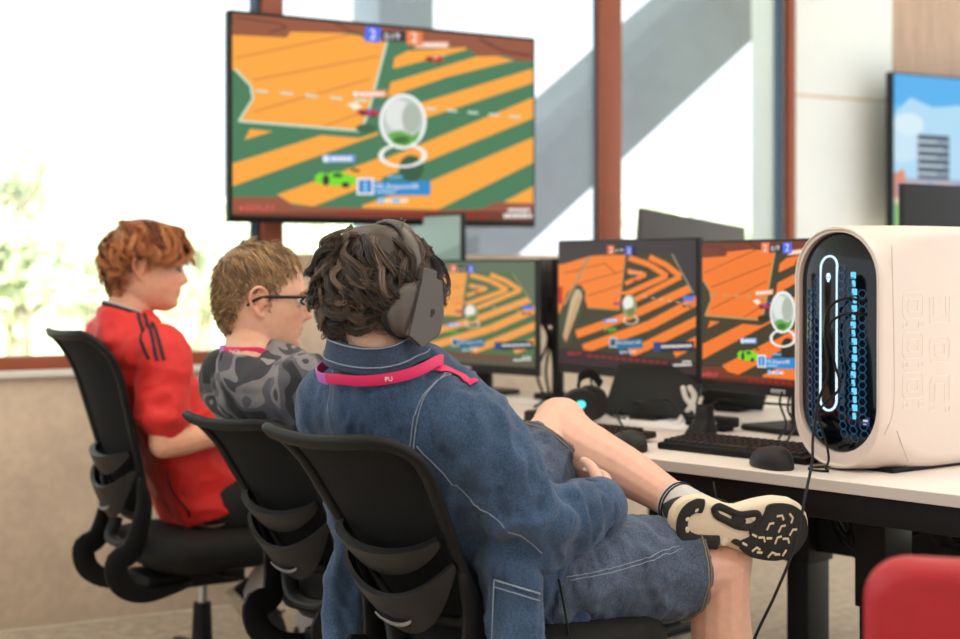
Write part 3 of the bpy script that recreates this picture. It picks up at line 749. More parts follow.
    S.rect(264, 418, 352, 438, rgb(120, 160, 225)); S.oval((273, 428), 9, 10, rgb(225, 235, 250)); S.bars(286, 434, 60, 11, wt_)
    S.rect(356, 480, 402, 526, rgb(230, 240, 248)); S.rect(362, 486, 396, 520, rgb(30, 110, 190)); S.oval((379, 498), 8, 9, rgb(120, 190, 235)); S.rect(372, 506, 386, 517, rgb(120, 190, 235))
    S.rect(402, 490, 556, 528, rgb(40, 140, 205)); S.text('ML.Emperor00', 408, 510, 13, wt_); S.rect(408, 516, 460, 521, rgb(170, 210, 235)); S.rect(440, 474, 480, 482, rgb(90, 170, 220))
    for x in (420, 462): S.oval((x, 542), 9, 9, rgb(150, 200, 235)); S.bars(x + 12, 548, 22, 10, wt_)
    L, R = (rgb(80, 110, 235), rgb(240, 130, 70)); L, R = (L, R) if blue_left else (R, L)
    S.poly([(380, 70), (422, 74), (418, 116), (376, 110)], L); S.rect(422, 84, 490, 112, rgb(52, 46, 58)); S.poly([(490, 82), (534, 86), (534, 124), (490, 120)], R)
    S.text('2', 390, 105, 26, wt_); S.text('0:19', 430, 106, 17, wt_); S.text('2', 502, 114, 26, wt_)
    S.text('REPLAY', 54, 568, 17, rgb(235, 90, 90)); S.oval((44, 560), 5, 6, rgb(235, 90, 90)); S.bars(766, 574, 62, 9, wt_); S.bars(754, 591, 76, 12, wt_)
    S.dash((310, 574), (720, 584), 8, rgb(150, 40, 34), 12, .7)
def game_goal(S, og, gr, dk, wt_, lines, wall):
    """the arena with the goal wall at the left: measured on the left screen of the pair."""
    S.full(gr)
    def r3(pts): return [((5 + a / 4.12) * 3.4286, (15 + b / 4.12) * 3.4286) for a, b in pts]
    for pts, w_ in (([(310, 152), (385, 172), (300, 206)], 14), ([(315, 98), (400, 130), (472, 180), (300, 252)], 19), ([(400, 98), (470, 135), (528, 185), (330, 280)], 19), ([(570, 234), (350, 330), (100, 412)], 28),
                    ([(600, 284), (400, 385), (130, 474)], 32), ([(610, 366), (400, 465), (320, 498)], 32), ([(610, 450), (500, 505)], 32)): S.path(r3(pts), w_ * 1.04, og)
    for a_, b_ in ((385, 172), (472, 180), (528, 185)): S.oval(r3([(a_ - 6, b_)])[0], 8, 8, og)
    S.poly([(405, 75), (520, 75), (520, 290), (500, 268), (425, 105)], dk); S.path([(408, 80), (440, 150), (500, 265)], 5, rgb(150, 140, 110))
    S.poly([(30, 150), (70, 140), (160, 120), (272, 122), (250, 316), (140, 304), (125, 250), (96, 222), (70, 250), (44, 320), (36, 320)], og)
    for p, q in (((60, 178), (200, 150)), ((90, 222), (262, 178)), ((140, 262), (258, 226)), ((100, 180), (130, 150)), ((200, 150), (240, 190))): S.line(p, q, 3, lines)
    S.path([(272, 122), (250, 316), (140, 304)], 4, rgb(120, 110, 80))
    S.poly([(40, 330), (70, 250), (96, 222), (118, 222), (134, 250), (128, 300), (80, 430), (58, 430)], rgb(70, 68, 50)); S.poly([(56, 400), (84, 270), (100, 236), (116, 240), (122, 262), (110, 300), (66, 420)], wall); S.line((112, 262), (62, 410), 5, rgb(210, 120, 60)); S.line((150, 118), (60, 290), 8, rgb(176, 140, 110))
    S.poly([(30, 70), (530, 70), (530, 130), (410, 125), (300, 118), (150, 122), (60, 146), (30, 150)], dk)
    S.poly([(40, 440), (130, 450), (300, 476), (520, 505), (520, 560), (40, 500)], (dk[0] * .9, dk[1] * .6, dk[2] * .6)); S.dash((140, 470), (420, 505), 8, rgb(150, 40, 30), 12, .7)
    S.dash((330, 270), (500, 304), 3, rgb(220, 200, 180), 6)
    S.ring((290, 350), 26, 17, .22, rgb(220, 210, 190)); S.oval((287, 302), 25, 40, rgb(150, 150, 110)); S.oval((282, 290), 18, 24, rgb(235, 235, 225)); S.oval((290, 322), 14, 14, rgb(110, 130, 60))
    car(S, 248, 292, .6, rgb(200, 70, 90), rgb(90, 100, 200)); car(S, 310, 212, .45, rgb(215, 70, 40), rgb(235, 160, 120)); car(S, 222, 382, .7, rgb(100, 180, 40), rgb(50, 90, 30)); car(S, 484, 308, .7, rgb(220, 110, 60), rgb(70, 110, 190)); S.rect(44, 225, 58, 285, rgb(190, 40, 30))
    S.rect(286, 182, 332, 192, rgb(235, 150, 110)); S.rect(228, 250, 274, 260, rgb(235, 130, 80)); S.rect(202, 344, 248, 357, rgb(120, 130, 220)); S.bars(210, 354, 36, 7, wt_); S.rect(470, 274, 512, 290, rgb(70, 120, 220))
    S.rect(220, 410, 244, 444, rgb(210, 225, 235)); S.rect(223, 414, 241, 440, rgb(30, 80, 110)); S.rect(244, 418, 334, 450, rgb(30, 110, 150)); S.text('ML.Emperor00', 248, 433, 9, wt_)
    S.rect(370, 430, 394, 464, rgb(40, 70, 130)); S.rect(394, 432, 520, 466, rgb(30, 40, 66)); S.bars(397, 452, 108, 9, wt_)
    for x in (262, 292): S.oval((x, 462), 6, 6, rgb(150, 190, 220)); S.bars(x + 8, 465, 14, 6, wt_)
    S.rect(214, 88, 238, 118, rgb(225, 100, 50)); S.rect(240, 92, 274, 118, rgb(40, 38, 44)); S.rect(276, 92, 300, 124, rgb(60, 90, 200)); S.text('2', 220, 114, 20, wt_); S.text('0:19', 242, 112, 11, wt_); S.text('2', 281, 118, 20, wt_)
    S.text('REPLAY', 78, 466, 10, rgb(235, 60, 60)); S.bars(470, 505, 32, 6, wt_); S.bars(440, 517, 64, 8, wt_)

def monitor_shell(t, w, h, z0, housing, depth=.045, arm=None):
    """housing, centred above the origin; screen faces +x."""
    mb = MB(); mb.add(box((-.010, 0, z0 + h / 2), (.020, w, h), .004)); mb.add(loft([[(-.018, p[0], z0 + h * .5 + p[1]) for p in rrect(w * .80, h * .72, .03)], [(-.018 - depth * .7, p[0], z0 + h * .48 + p[1]) for p in rrect(w * .70, h * .55, .04)], [(-.018 - depth, p[0], z0 + h * .46 + p[1]) for p in rrect(w * .45, h * .40, .05)]]))
    return mb.build('housing', housing, t)
def stand(t, z0, h, m, base=True, foot=(.22, .20)):
    mb = MB(); mb.add(prism(rrect(.06, .035, .012), 0.012, z0 + h * .5, .002), M=Matrix.Translation((-.085, 0, 0)) @ Matrix.Rotation(PI / 2, 4, 'Z')); mb.add(box((-.068, 0, z0 + h * .46), (.05, .08, .08), .008)); mb.build('stand_column', m, t)
    if base:
        mb = MB(); mb.add(prism(rrect(*foot, .03), 0, .014, .004), M=Matrix.Translation((-.06, 0, 0))); mb.build('stand_base', m, t)
ZD = .75                                                  # desk top height
def seen(A, B, z=ZD):
    """matrix of a screen whose left end (as its viewer sees it) is A and right end B."""
    A, B = V((A[0], A[1], 0)), V((B[0], B[1], 0)); y = (B - A).normalized(); zz = V((0, 0, 1)); x = y.cross(zz)
    c = (A + B) / 2; return basis(x, y, zz, V((c.x, c.y, z))), (B - A).length
# wall television
A, B = P(229, 116, 4.976), P(535.5, 132, 5.595)
Mt, w = seen(A, B, 0); ztop, zbot = 2.018, 1.312; h = ztop - zbot
t = thing('wall_television', 'big wall-mounted television showing an orange and green arena game', 'television', Mt @ Matrix.Translation((0, 0, zbot)))
mb = MB(); mb.add(box((-.02, 0, h / 2), (.04, w, h), .006)); mb.add(box((-.05, 0, h / 2 - .05), (.03, w * .6, h * .6), .01)); mb.build('housing', M_black, t)
sw, sh_ = w - .022, h - .034
S = Scr((23, 34), (838, 110), (32, 580), (836, 600), sw, sh_)
game_wide(S, rgb(252, 168, 62), rgb(72, 124, 88), rgb(150, 84, 60), rgb(200, 226, 205), rgb(255, 250, 245), True, rgb(206, 110, 52))
S.mb.v = [v + np.array((.0015, 0, h / 2 + .005)) for v in S.mb.v]; S.mb.build('screen', M_scr, t, smooth=0, fix=False)
mb = MB(); mb.add(box((-.10, -.34, h / 2), (.11, .16, .22), .01)); mb.build('wall_mount', M_metal, t)

# the pair of gaming monitors on the near desk, and their neighbour's one
def gaming_monitor(A, B, ztop, zbot, label, draw, group=None, arm=False):
    M, w = seen(A, B); t = thing('gaming_monitor', label, 'monitor', M, group); z0 = zbot - ZD; h = ztop - zbot
    monitor_shell(t, w, h, z0, M_dark); S = draw(w - .014, h - .034)
    S.mb.v = [v + np.array((.0012, 0, z0 + h / 2 + .010)) for v in S.mb.v]; S.mb.build('screen', M_scr, t, smooth=0, fix=False)
    mb = MB(); mb.add(box((.0006, 0, z0 + .0125), (.0022, .05, .011), .0005)); mb.build('chin_badge', M_silver, t); stand(t, z0, h, M_metal); return t
MON = 'screens showing the orange arena game'
def d1(w, h):
    S = Scr((40, 72), (509, 79), (58, 493), (507, 551), w, h); game_goal(S, rgb(243, 128, 44), rgb(62, 58, 40), rgb(58, 50, 54), rgb(245, 240, 230), rgb(160, 74, 30), rgb(196, 178, 140)); return S
def d2(w, h):
    S = Scr((23, 34), (838, 110), (32, 580), (836, 600), w, h); game_wide(S, rgb(244, 122, 44), rgb(66, 58, 40), rgb(120, 56, 38), rgb(176, 160, 104), rgb(255, 245, 240), False, rgb(130, 62, 30)); return S
def d3(w, h):
    S = Scr((40, 72), (509, 79), (58, 493), (507, 551), w, h); game_goal(S, rgb(238, 160, 78), rgb(84, 112, 74), rgb(98, 112, 92), rgb(240, 245, 240), rgb(200, 130, 70), rgb(206, 200, 150)); return S
gaming_monitor((.236, 4.55), (.585, 4.02), 1.243, .845, 'left screen of the pair beside the white computer, showing the whole arena', d1, MON)
gaming_monitor((.5885, 3.992), (.905, 3.52), 1.233, .838, 'right screen of the pair, close beside the white computer, big ball on it', d2, MON)
gaming_monitor((-.27, 5.07), (.1755, 4.62), 1.187, .825, 'monitor in front of the headphone wearer, washed out green and orange game', d3, MON)

# grey screens of the opposite row: their backs face us
def back_monitor(A, B, ztop, hgt, label, m, tilt=0.0, face=False):
    M, w = seen(A, B); t = thing('grey_monitor', label, 'monitor', M); z0 = ztop - ZD - hgt; ROLL = Matrix.Translation((0, 0, z0 + hgt / 2)) @ Matrix.Rotation(math.radians(-tilt), 4, 'X') @ Matrix.Translation((0, 0, -z0 - hgt / 2))
    mb = MB()
    if face:
        mb.add(box((0, 0, z0 + hgt / 2), (.018, w, hgt), .003))
    else:
        mb.add(box((0, 0, z0 + hgt / 2), (.02, w, hgt), .004), M=ROLL); mb.add(box((.02, 0, z0 + hgt * .42), (.03, w * .5, hgt * .45), .012), M=ROLL)
    mb.build('housing', m, t)
    mb = MB(); s = -1 if not face else -1
    if face:
        S = Scr((0, 0), (1, 0), (0, 1), (1, 1), w - .016, hgt - .016); S.full(rgb(148, 168, 156)); S.poly([(0, .6), (1, .35), (1, 1), (0, 1)], rgb(128, 150, 136)); S.mb.v = [v + np.array((.0095, 0, z0 + hgt / 2)) for v in S.mb.v]; S.mb.build('screen', M_scr, t, smooth=0, fix=False)  # green reflection on a dark screen, painted as glowing colour
    else:
        mb.add(box((-.0105, 0, z0 + hgt / 2), (.002, w - .014, hgt - .014)), M=ROLL); mb.build('screen', M_gloss, t)
        mb = MB(); mb.add(sphere((.036, 0, z0 + hgt * .62), (.003, .018, .018), 14, 8)); mb.build('back_badge', M_silver, t)
    mb = MB(); xo = .05 if not face else -.03
    mb.add(tube([(xo, 0, .012), (xo, 0, z0 + hgt * .45)], .018, n=10)); mb.add(box((xo * .6, 0, z0 + hgt * .42), (abs(xo), .06, .06), .006)); mb.build('stand_column', M_metal, t)
    mb = MB(); mb.add(prism(rrect(.18, .2, .03), 0, .014, .003), M=Matrix.Translation((xo, 0, 0))); mb.build('stand_base', M_metal, t); return t
back_monitor(P(637, 0, 4.72).xy, P(741, 0, 5.14).xy, 1.325, .33, 'grey brown monitor back rising behind the pair of game screens', M_mid, tilt=5)
back_monitor(P(901, 0, 4.25).xy, P(1020, 0, 4.55).xy, 1.40, .36, 'dark monitor back rising behind the white computer', M_dark)
back_monitor(P(414, 0, 5.42).xy, P(464, 0, 5.16).xy, 1.35, .30, 'small screen with a painted green reflection just behind the headphone wearer, below the television', M_dark, face=True)

# display on the far right wall
A = P(892, 130, 6.45); B = A + WD * 1.23; Mt, w = seen(A.xy, B.xy, 0); ztop = CAMH + 200 * 6.35 / FPX; h = .72
t = thing('wall_display', 'wall display with a picture of a grey office building under blue sky', 'display', Mt @ Matrix.Translation((0, 0, ztop - h)))
mb = MB(); mb.add(box((-.025, 0, h / 2), (.03, w, h), .006)); mb.add(box((-.05, .25, h / 2), (.06, .3, .3), .01)); mb.build('housing', M_dark, t)
S = Scr((0, 0), (123, 0), (0, 72), (123, 72), w - .02, h - .02); S.full(rgb(120, 196, 238))
S.poly([(0, 0), (123, 0), (123, 10), (0, 14)], rgb(84, 176, 236)); S.poly([(0, 18), (10, 10), (24, 14), (40, 12), (70, 20), (123, 16), (123, 50), (0, 50)], rgb(176, 218, 242)); S.oval((5, 30), 14, 9, rgb(200, 228, 244)); S.oval((9, 22), 9, 5, rgb(214, 236, 246))
S.rect(14, 26, 34, 48, rgb(150, 170, 190))
for i in range(6): S.rect(14.5, 26.5 + i * 3.6, 33.5, 28.6 + i * 3.6, rgb(62, 76, 92)); S.rect(14.5, 28.6 + i * 3.6, 26 + (i % 2) * 4, 29.8 + i * 3.6, rgb(190, 206, 216))
S.rect(0, 46, 123, 56, rgb(168, 172, 190)); S.poly([(0, 44), (6, 42), (9, 56), (0, 56)], rgb(216, 140, 110))
for i in range(12): S.rect(2 + i * 9, 48, 5 + i * 9, 56, rgb(226, 150, 120) if i % 2 else rgb(120, 130, 180))
S.rect(0, 55, 123, 72, rgb(140, 186, 112)); S.rect(0, 55, 123, 57.5, rgb(214, 204, 160))
S.mb.v = [v + np.array((.0012, 0, h / 2)) for v in S.mb.v]; S.mb.build('screen', M_scr, t, smooth=0, fix=False)

# ---------------------------------------------------------------- desks
DO, DD, DN = V((.35, 3.25, 0)), V((.69, -.724, 0)).normalized(), V((.724, .69, 0)).normalized()
def D(s, n, z=ZD): return DO + DD * s + DN * n + V((0, 0, z))
DROT = basis(DD, DN, V((0, 0, 1)), DO)
def desk(s0, s1, n0, n1, label, legs, front):
    M = DROT @ Matrix.Translation(((s0 + s1) / 2, (n0 + n1) / 2, 0)); t = thing('desk', label, 'desk', M); L = s1 - s0; W = n1 - n0
    mb = MB(); mb.add(box((0, 0, ZD - .012), (L, W, .024), .002)); mb.build('worktop', M_desk, t)
    mb = MB(); mb.add(box((0, -W / 2 - .0006, ZD - .012), (L, .0016, .021), 0)); mb.build('edge_band', M_edge, t)
    mb = MB()
    for n in (-W / 2 + .045, W / 2 - .12): mb.add(box((0, n, ZD - (.055 if front else .04)), (L - .08, .04, .055 if front else .03), .003))
    for s in (-L / 2 + .06, L / 2 - .06): mb.add(box((s, 0, ZD - .055), (.06, W - .1, .05), .003))
    mb.build('under_frame', M_metal, t)
    for s, n in legs:
        s -= (s0 + s1) / 2; n -= (n0 + n1) / 2
        mb = MB(); mb.add(box((s, n, .36), (.062, .095, .66), .006)); mb.add(box((s, n, .57), (.074, .107, .24), .004)); lg = mb.build('leg', M_metal, t)
        mb = MB(); mb.add(box((s, n * .2, .017), (.08, W * .9, .034), .008)); mb.build('foot', M_metal, lg)
    if not front: return t
    mb = MB(); n = .60 - (n0 + n1) / 2 if n0 < .2 else .1
    mb.add(box((0, n, .52), (L - .2, .04, .085), .004)); mb.build('crossbar', M_metal, t)
    return t
desk(-.50, 1.62, 0.0, .745, 'white topped desk under the white computer, black legs', [(0.02, .60), (.41, .30), (1.4, .40)], True)
desk(-1.72, -.502, 0.0, .745, 'white topped desk beyond the headphone wearer, holding the washed out game screen', [(-1.55, .45), (-.66, .45)], False)
desk(-.50, 1.62, .765, 1.51, 'white topped desk of the opposite row, behind the pair of game screens', [(-.10, 1.36), (1.5, 1.36)], False)
desk(-1.36, -.502, .765, 1.42, 'short white topped desk of the opposite row near the windows', [(-1.2, 1.2), (-.92, 1.2)], False)

# ---------------------------------------------------------------- white computer
yc = V((.586, -.81, 0)).normalized(); xc = V((-.81, -.586, 0)).normalized(); corner = V((.2668 * 2.94, 2.94, ZD)); PW, PH, PDp = .225, .496, .50
PM = basis(xc, yc, V((0, 0, 1)), corner - yc * PW / 2)
pc = thing('desktop_computer', 'white rounded desktop computer with black oval front and blue lights', 'computer', PM)
def stad(w, h, r, x, n=14, cz=None): return [(x, p[0], (PH / 2 + .002 if cz is None else cz) + p[1]) for p in rrect(w, h, r, n)]
mb = MB(); rs = []
PHs = PH - .004
for x, ins, r in ((-.004, .011, .1), (0, .007, .104), (-.001, .003, .108), (-.006, .0005, .112), (-.014, 0, .1124), (-.04, 0, .094), (-.08, 0, .062), (-.12, 0, .040), (-.18, 0, .028), (-.47, 0, .026), (-.495, .004, .026), (-.5, .014, .026)):
    rs.append(stad(PW - 2 * ins, PHs - 2 * ins, r - ins, x))
inner = stad(PW - .024, PHs - .046, .098, -.004, cz=PH / 2 + .012); rs = [stad(PW - .028, PHs - .050, .096, -.03, cz=PH / 2 + .012), inner] + rs
mb.add(loft(rs)); mb.build('shell', M_pc, pc, smooth=35)
mb = MB(); mb.add(box((-.26, 0, .005), (.40, .19, .010), .002)); mb.build('foot_rail', M_black, pc)
# dark front
DA, DB, DC = (PW - .028) / 2, (PHs - .050) / 2, PH / 2 + .012          # half width, half height, middle of the domed front
def dome(y, z):
    zz = z - DC; zz -= max(-(DB - DA), min(DB - DA, zz)); return -.012 + .020 * (1 - (y * y + zz * zz) / DA ** 2)
rs = [stad(2 * DA, 2 * DB, DA - .001, -.028, cz=DC)]
for k in (1, .96, .88, .76, .6, .4, .2, .04): rs.append(stad(2 * DA * k, 2 * (DB - DA) + 2 * DA * k, DA * k - .0004, -.012 + .020 * (1 - k * k), cz=DC))
mb = MB(); mb.add(loft(rs)); fr = mb.build('front_panel', M_gloss, pc, smooth=70)
M_hex = mat('blue lit honeycomb', rgb(16, 60, 96), .3, emit=(rgb(16, 84, 130), .30)); M_lamp = emat('white blue light', col=rgb(214, 240, 255), strength=1.3); M_lamp2 = emat('cyan light', col=rgb(120, 214, 250), strength=1.1)
mb = MB()
def hexring(y, z, r):
    p = [(dome(y + r * math.cos(PI / 3 * i), z + r * math.sin(PI / 3 * i)) + .0006, y + r * math.cos(PI / 3 * i), z + r * math.sin(PI / 3 * i)) for i in range(6)]
    return tube(p, (.0012, .0016), n=4, ref=(1, 0, 0), closed=True)
for c in range(-3, 4):
    for k in range(0, 24):
        y = c * .0225; z = .07 + k * .0165 + (c % 2) * .00825
        if abs(y + .012) < .028 or z > .43 - abs(y) * .9 or abs(y) > .075: continue
        mb.add(hexring(y, z, .0085))
mb.build('honeycomb_grille', M_hex, fr, smooth=0)
mb = MB(); lr = [(dome(p[0], .278 + p[1]) + .001, p[0], .278 + p[1]) for p in rrect(.044, .312, .0219, 10, cx=-.012)]
mb.add(tube(lr, (.0024, .0024), n=6, ref=(1, 0, 0), closed=True)); ring_ = mb.build('light_ring', M_lamp, fr, smooth=180)
mb = MB()
for k in range(18):
    z = .115 + k * .0165; mb.add(box((dome(.05, z) + .0004, .050 + .002 * math.sin(k), z), (.003, .008 + .004 * (k % 2), .013), .001))
mb.build('light_strip', M_lamp2, fr)
mb = MB(); mb.add(sphere((dome(-.012, .392), -.012, .392), (.0012, .0062, .0085), 14, 8)); mb.add(box((dome(-.012, .384), -.012, .384), (.002, .006, .005), .001)); hd = mb.build('logo', M_lamp, fr)
mb = MB()
for s in (-1, 1): mb.add(sphere((dome(-.012, .391) + .0012, -.012 + s * .0028, .391), (.0008, .0022, .0012), 8, 6, Matrix.Rotation(s * .5, 3, 'X')))
mb.build('logo_eye', M_black, fr)
mb = MB(); mb.add(box((dome(.073, .105), .073, .105), (.002, .018, .018), .0008)); mb.build('blue_sticker', mat('blue sticker', rgb(40, 70, 170), .4), fr)
mb = MB(); mb.add(box((dome(.073, .107) + .0014, .073, .107), (.0006, .012, .004), 0)); mb.add(box((dome(.071, .1) + .0014, .071, .100), (.0006, .008, .002), 0)); mb.build('sticker_print', M_paper, fr)
mb = MB()
for z in (.345, .318): mb.add(box((dome(.07, z) + .001, .070, z), (.008, .014, .007), .001))
mb.build('port', M_black, fr)
# stencil figures traced on the side panel and its seam
M_line = mat('panel outline', rgb(240, 224, 214), .4); M_seam = mat('panel seam', rgb(196, 172, 160), .5)
mb = MB()
def trace(pts, closed=True): mb.add(tube([(p[0], PW / 2 + .0004, p[1]) for p in pts], (.0012, .0007), n=4, ref=(0, 1, 0), closed=closed))
def digit(cx, cz, w, h, kind):
    if kind == '0':
        trace(rrect(w, h, .012, 4, cx, cz)); trace(rrect(w * .5, h * .48, .006, 3, cx, cz))
    elif kind == 'D':
        trace([(cx - w / 2, cz + h / 2), (cx + w / 2 - .012, cz + h / 2), (cx + w / 2, cz + h / 2 - .012), (cx + w / 2, cz - h / 2), (cx + w / 4, cz - h / 2), (cx + w / 4, cz + h * .2), (cx - w / 4, cz + h * .2), (cx - w / 4, cz - h / 2), (cx - w / 2, cz - h / 2)])
    elif kind == 'U': trace([(cx - w / 2, cz + h / 2), (cx - w / 2 + .012, cz + h / 2), (cx - w / 2 + .012, cz - h * .2), (cx + w / 2 - .012, cz - h * .2), (cx + w / 2 - .012, cz + h / 2), (cx + w / 2, cz + h / 2), (cx + w / 2, cz - h / 2), (cx - w / 2, cz - h / 2)])
    elif kind == '.': trace(rrect(w, h, .003, 2, cx, cz))
for i, (x, z, k) in enumerate(((-.10, .335, '0'), (-.10, .255, '0'), (-.10, .175, '0'), (-.185, .325, 'U'), (-.185, .245, '0'), (-.185, .165, 'D'))): digit(x, z, .062, .052, k)
for x, z in ((-.076, .297), (-.124, .297), (-.076, .217), (-.124, .217), (-.076, .137), (-.124, .137), (-.160, .127), (-.21, .122)): digit(x, z, .012, .012, '.')
mb.build('stencil_outline', M_line, pc, smooth=0)
mb = MB(); mb.add(tube([(p[0], PW / 2 + .0002, p[1]) for p in smooth_path([(-.035, .455), (-.04, .30), (-.042, .17), (-.034, .115), (-.012, .082)], 30)], (.0008, .0006), n=4, ref=(0, 1, 0)))
mb.add(tube([(p[0], PW / 2 + .0002, p[1]) for p in ((-.050, .088), (-.085, .024))], (.0008, .0006), n=4, ref=(0, 1, 0))); mb.build('panel_seam', M_seam, pc, smooth=0)

# ---------------------------------------------------------------- keyboards, mice
def keyboard(s, n, L, W, label, rot=0.0):
    M = DROT @ Matrix.Translation((s, n, ZD)) @ Matrix.Rotation(rot, 4, 'Z'); t = thing('keyboard', label, 'keyboard', M)
    T = Matrix.Rotation(math.radians(4), 4, 'X')
    mb = MB(); mb.add(box((0, 0, .012), (L, W, .016), .004), M=T); mb.build('case', M_black, t)
    rows = 6; cols = int((L - .02) / .019)
    for r in range(rows):
        for sp in (0,):
            y = -W / 2 + .018 + r * (W - .034) / (rows - 1); mb = MB(); x = -L / 2 + .018; k = 0
            while x < L / 2 - .012:
                wk = .0165
                if r == 0 and abs(x) < .055: wk = .10
                if r in (1, 2) and k == 0: wk = .03
                if x + wk > L / 2 - .006: break
                mb.add(loft([[(x + p[0] + wk / 2 - .008, y + p[1], .020) for p in rrect(wk, .0165, .002, 1)], [(x + p[0] + wk / 2 - .008, y + p[1], .027) for p in rrect(wk - .004, .0125, .002, 1)]])
                       , M=T); x += wk + .0025; k += 1
            mb.build('key_row', M_black if r else M_dark, t)
    return t
keyboard(.125, .21, .40, .135, 'black keyboard beside the mouse in front of the white computer')
keyboard(-.365, .185, .40, .135, 'black keyboard half hidden by the headphone wearer\'s raised knee')
def mouse(s, n, label, rot):
    M = DROT @ Matrix.Translation((s, n, ZD)) @ Matrix.Rotation(rot, 4, 'Z') @ Matrix.Scale(1.15, 4); t = thing('mouse', label, 'mouse', M)
    rings = []
    for x in np.linspace(-.058, .058, 16):
        f = math.sqrt(max(.02, 1 - (x / .06) ** 2)); hw = .032 * f ** .7 * (1 + .06 * math.cos(x * 50)); hh = .038 * f ** .8 * (1 - .25 * (x / .058 + .2))
        rings.append([(x, hw * math.copysign(abs(math.cos(a)) ** .75, math.cos(a)), .002 + hh * max(0, math.sin(a)) ** .8) for a in np.linspace(0, PI, 15)] + [(x, hw * .9, .0), (x, -hw * .9, .0)][::-1])
    mb = MB(); mb.add(loft(rings)); mb.build('shell', M_dark, t, smooth=60)
    mb = MB(); mb.add(tube([(.03, -.004, .032), (.03, .004, .032)], .008, n=12)); mb.build('scroll_wheel', M_black, t)
    return t
mouse(.288, .072, 'dark mouse at the desk edge in front of the white computer', math.radians(150))
mouse(-.110, .085, 'dark mouse at the desk edge next to the raised knee', math.radians(150))

# ---------------------------------------------------------------- headset lying on the desk, hub, leaning panels, paper
def Dp(px, py): Y = (CAMH - ZD) * FPX / (py - HY); return V(((px - 480) * Y / FPX, Y, ZD))
p = Dp(577, 424); t = thing('desk_headset', 'dark gaming headset standing on the desk with a cyan lit ear cup', 'headset', facing(p, (.12, -.99), ZD))
def cup(y, nm):
    mb = MB(); hx = [(.046 * math.cos(a) * (1.0 if i % 2 else .94), .052 + .05 * math.sin(a)) for i, a in enumerate(np.linspace(PI / 6, 2 * PI + PI / 6, 6, endpoint=False))]
    return mb
for k, (xo, yo, nm) in enumerate(((.03, 0.0, 'ear_cup'), (-.06, .045, 'ear_cup'))):
    mb = MB(); o = [(.048 * math.cos(a), .050 * math.sin(a)) for a in np.linspace(PI / 2, 2.5 * PI, 8, endpoint=False)]
    o = list(map(tuple, smooth_path(o + o[:1], 33)[:-1])); R = Matrix.Translation((xo, yo, .0505)) @ Matrix.Rotation(PI / 2, 4, 'Y')
    mb.add(prism(o, 0, .024, .006), M=R); mb.add(prism([(q[0] * .92, q[1] * .92) for q in o], -.02, 0, .006), M=R); c = mb.build(nm, M_dark, t, smooth=40)
    mb = MB(); mb.add(sphere((xo + .0245, yo, .056), (.002, .013, .011), 16, 8)); mb.build('lamp', emat('cyan glow', col=rgb(90, 235, 240), strength=1.4) if k == 0 else emat('red glow', col=rgb(235, 40, 50), strength=1.0), c)
mb = MB(); mb.add(tube(smooth_path([(.02, -.0, .10), (.0, .01, .125), (-.03, .045, .13), (-.055, .075, .10)], 18), (.004, .013), n=10, ref=(0, 0, 1))); mb.build('headband', M_black, t, smooth=60)
p = Dp(545, 424); t = thing('docking_hub', 'small black box on the desk under the washed out screen', 'hub', facing(p, DD, ZD)); mb = MB(); mb.add(box((0, 0, .018), (.09, .075, .036), .008)); mb.build('case', M_black, t); mb = MB(); mb.add(box((0, -.0378, .018), (.05, .001, .012), 0)); mb.build('port', M_gloss, t)
p = Dp(700, 436); t = thing('phone_cradle', 'black cradle standing behind the keyboard of the white computer', 'cradle', facing(p, DD, ZD))
mb = MB(); mb.add(loft([[(q[0], q[1], .0) for q in rrect(.07, .07, .02)], [(q[0] * .85, q[1] * .85 + .01, .02) for q in rrect(.07, .07, .02)], [(q[0] * .6, q[1] * .4 + .02, .045) for q in rrect(.07, .07, .02)], [(q[0] * .7, q[1] * .2 + .018, .075) for q in rrect(.07, .07, .02)]])); mb.build('body', M_black, t, smooth=50); mb = MB(); mb.add(box((0, .006, .055), (.035, .004, .03), .001)); mb.build('pad', M_dark, t)
p = Dp(712, 430); t = thing('usb_dock', 'flat black dock with ports behind the black cradle', 'dock', facing(p, DD, ZD)); mb = MB(); mb.add(box((0, 0, .022), (.13, .06, .026), .005)); mb.add(box((-.04, 0, .005), (.02, .05, .012), .002)); mb.add(box((.04, 0, .005), (.02, .05, .012), .002)); mb.build('case', M_black, t)
mb = MB()
for k in range(3): mb.add(box((-.03 + .03 * k, -.0305, .022), (.014, .001, .007), 0))
mb.build('port', M_silver, t)
def lean_panel(px0, px1, py, Y, w, h, tilt, label):
    c = P((px0 + px1) / 2, py, Y); t = thing('leaning_panel', label, 'panel', facing((c.x, c.y), (-.55, -.83), ZD)); R = Matrix.Rotation(-tilt, 4, 'Y')
    mb = MB(); mb.add(box((0, 0, h / 2 + .012), (.014, w, h), .004), M=R); mb.build('panel', M_black, t); mb = MB(); mb.add(box((-.02, 0, .007), (.09, .08, .012), .003)); mb.add(tube([(-.06, 0, .01), (-.07, 0, h * .45)], .006, n=8)); mb.build('kickstand', M_metal, t)
lean_panel(600, 692, 425, 4.04, .27, .16, math.radians(35), 'black panel leaning back on the desk below the left game screen'); lean_panel(702, 758, 424, 4.28, .19, .12, math.radians(40), 'small black panel leaning back on the desk below the right game screen')
p = Dp(664, 424); t = thing('paper', 'white paper lying on the desk below the left game screen', 'paper', facing(p, DD, ZD)); mb = MB(); G = [[(x, y, .0012 + .002 * math.sin(6 * x + 4 * y) ** 2) for x in np.linspace(-.16, .16, 9)] for y in np.linspace(-.10, .10, 7)]; mb.add(sheet(G, .0008)); mb.build('sheet', M_paper, t)

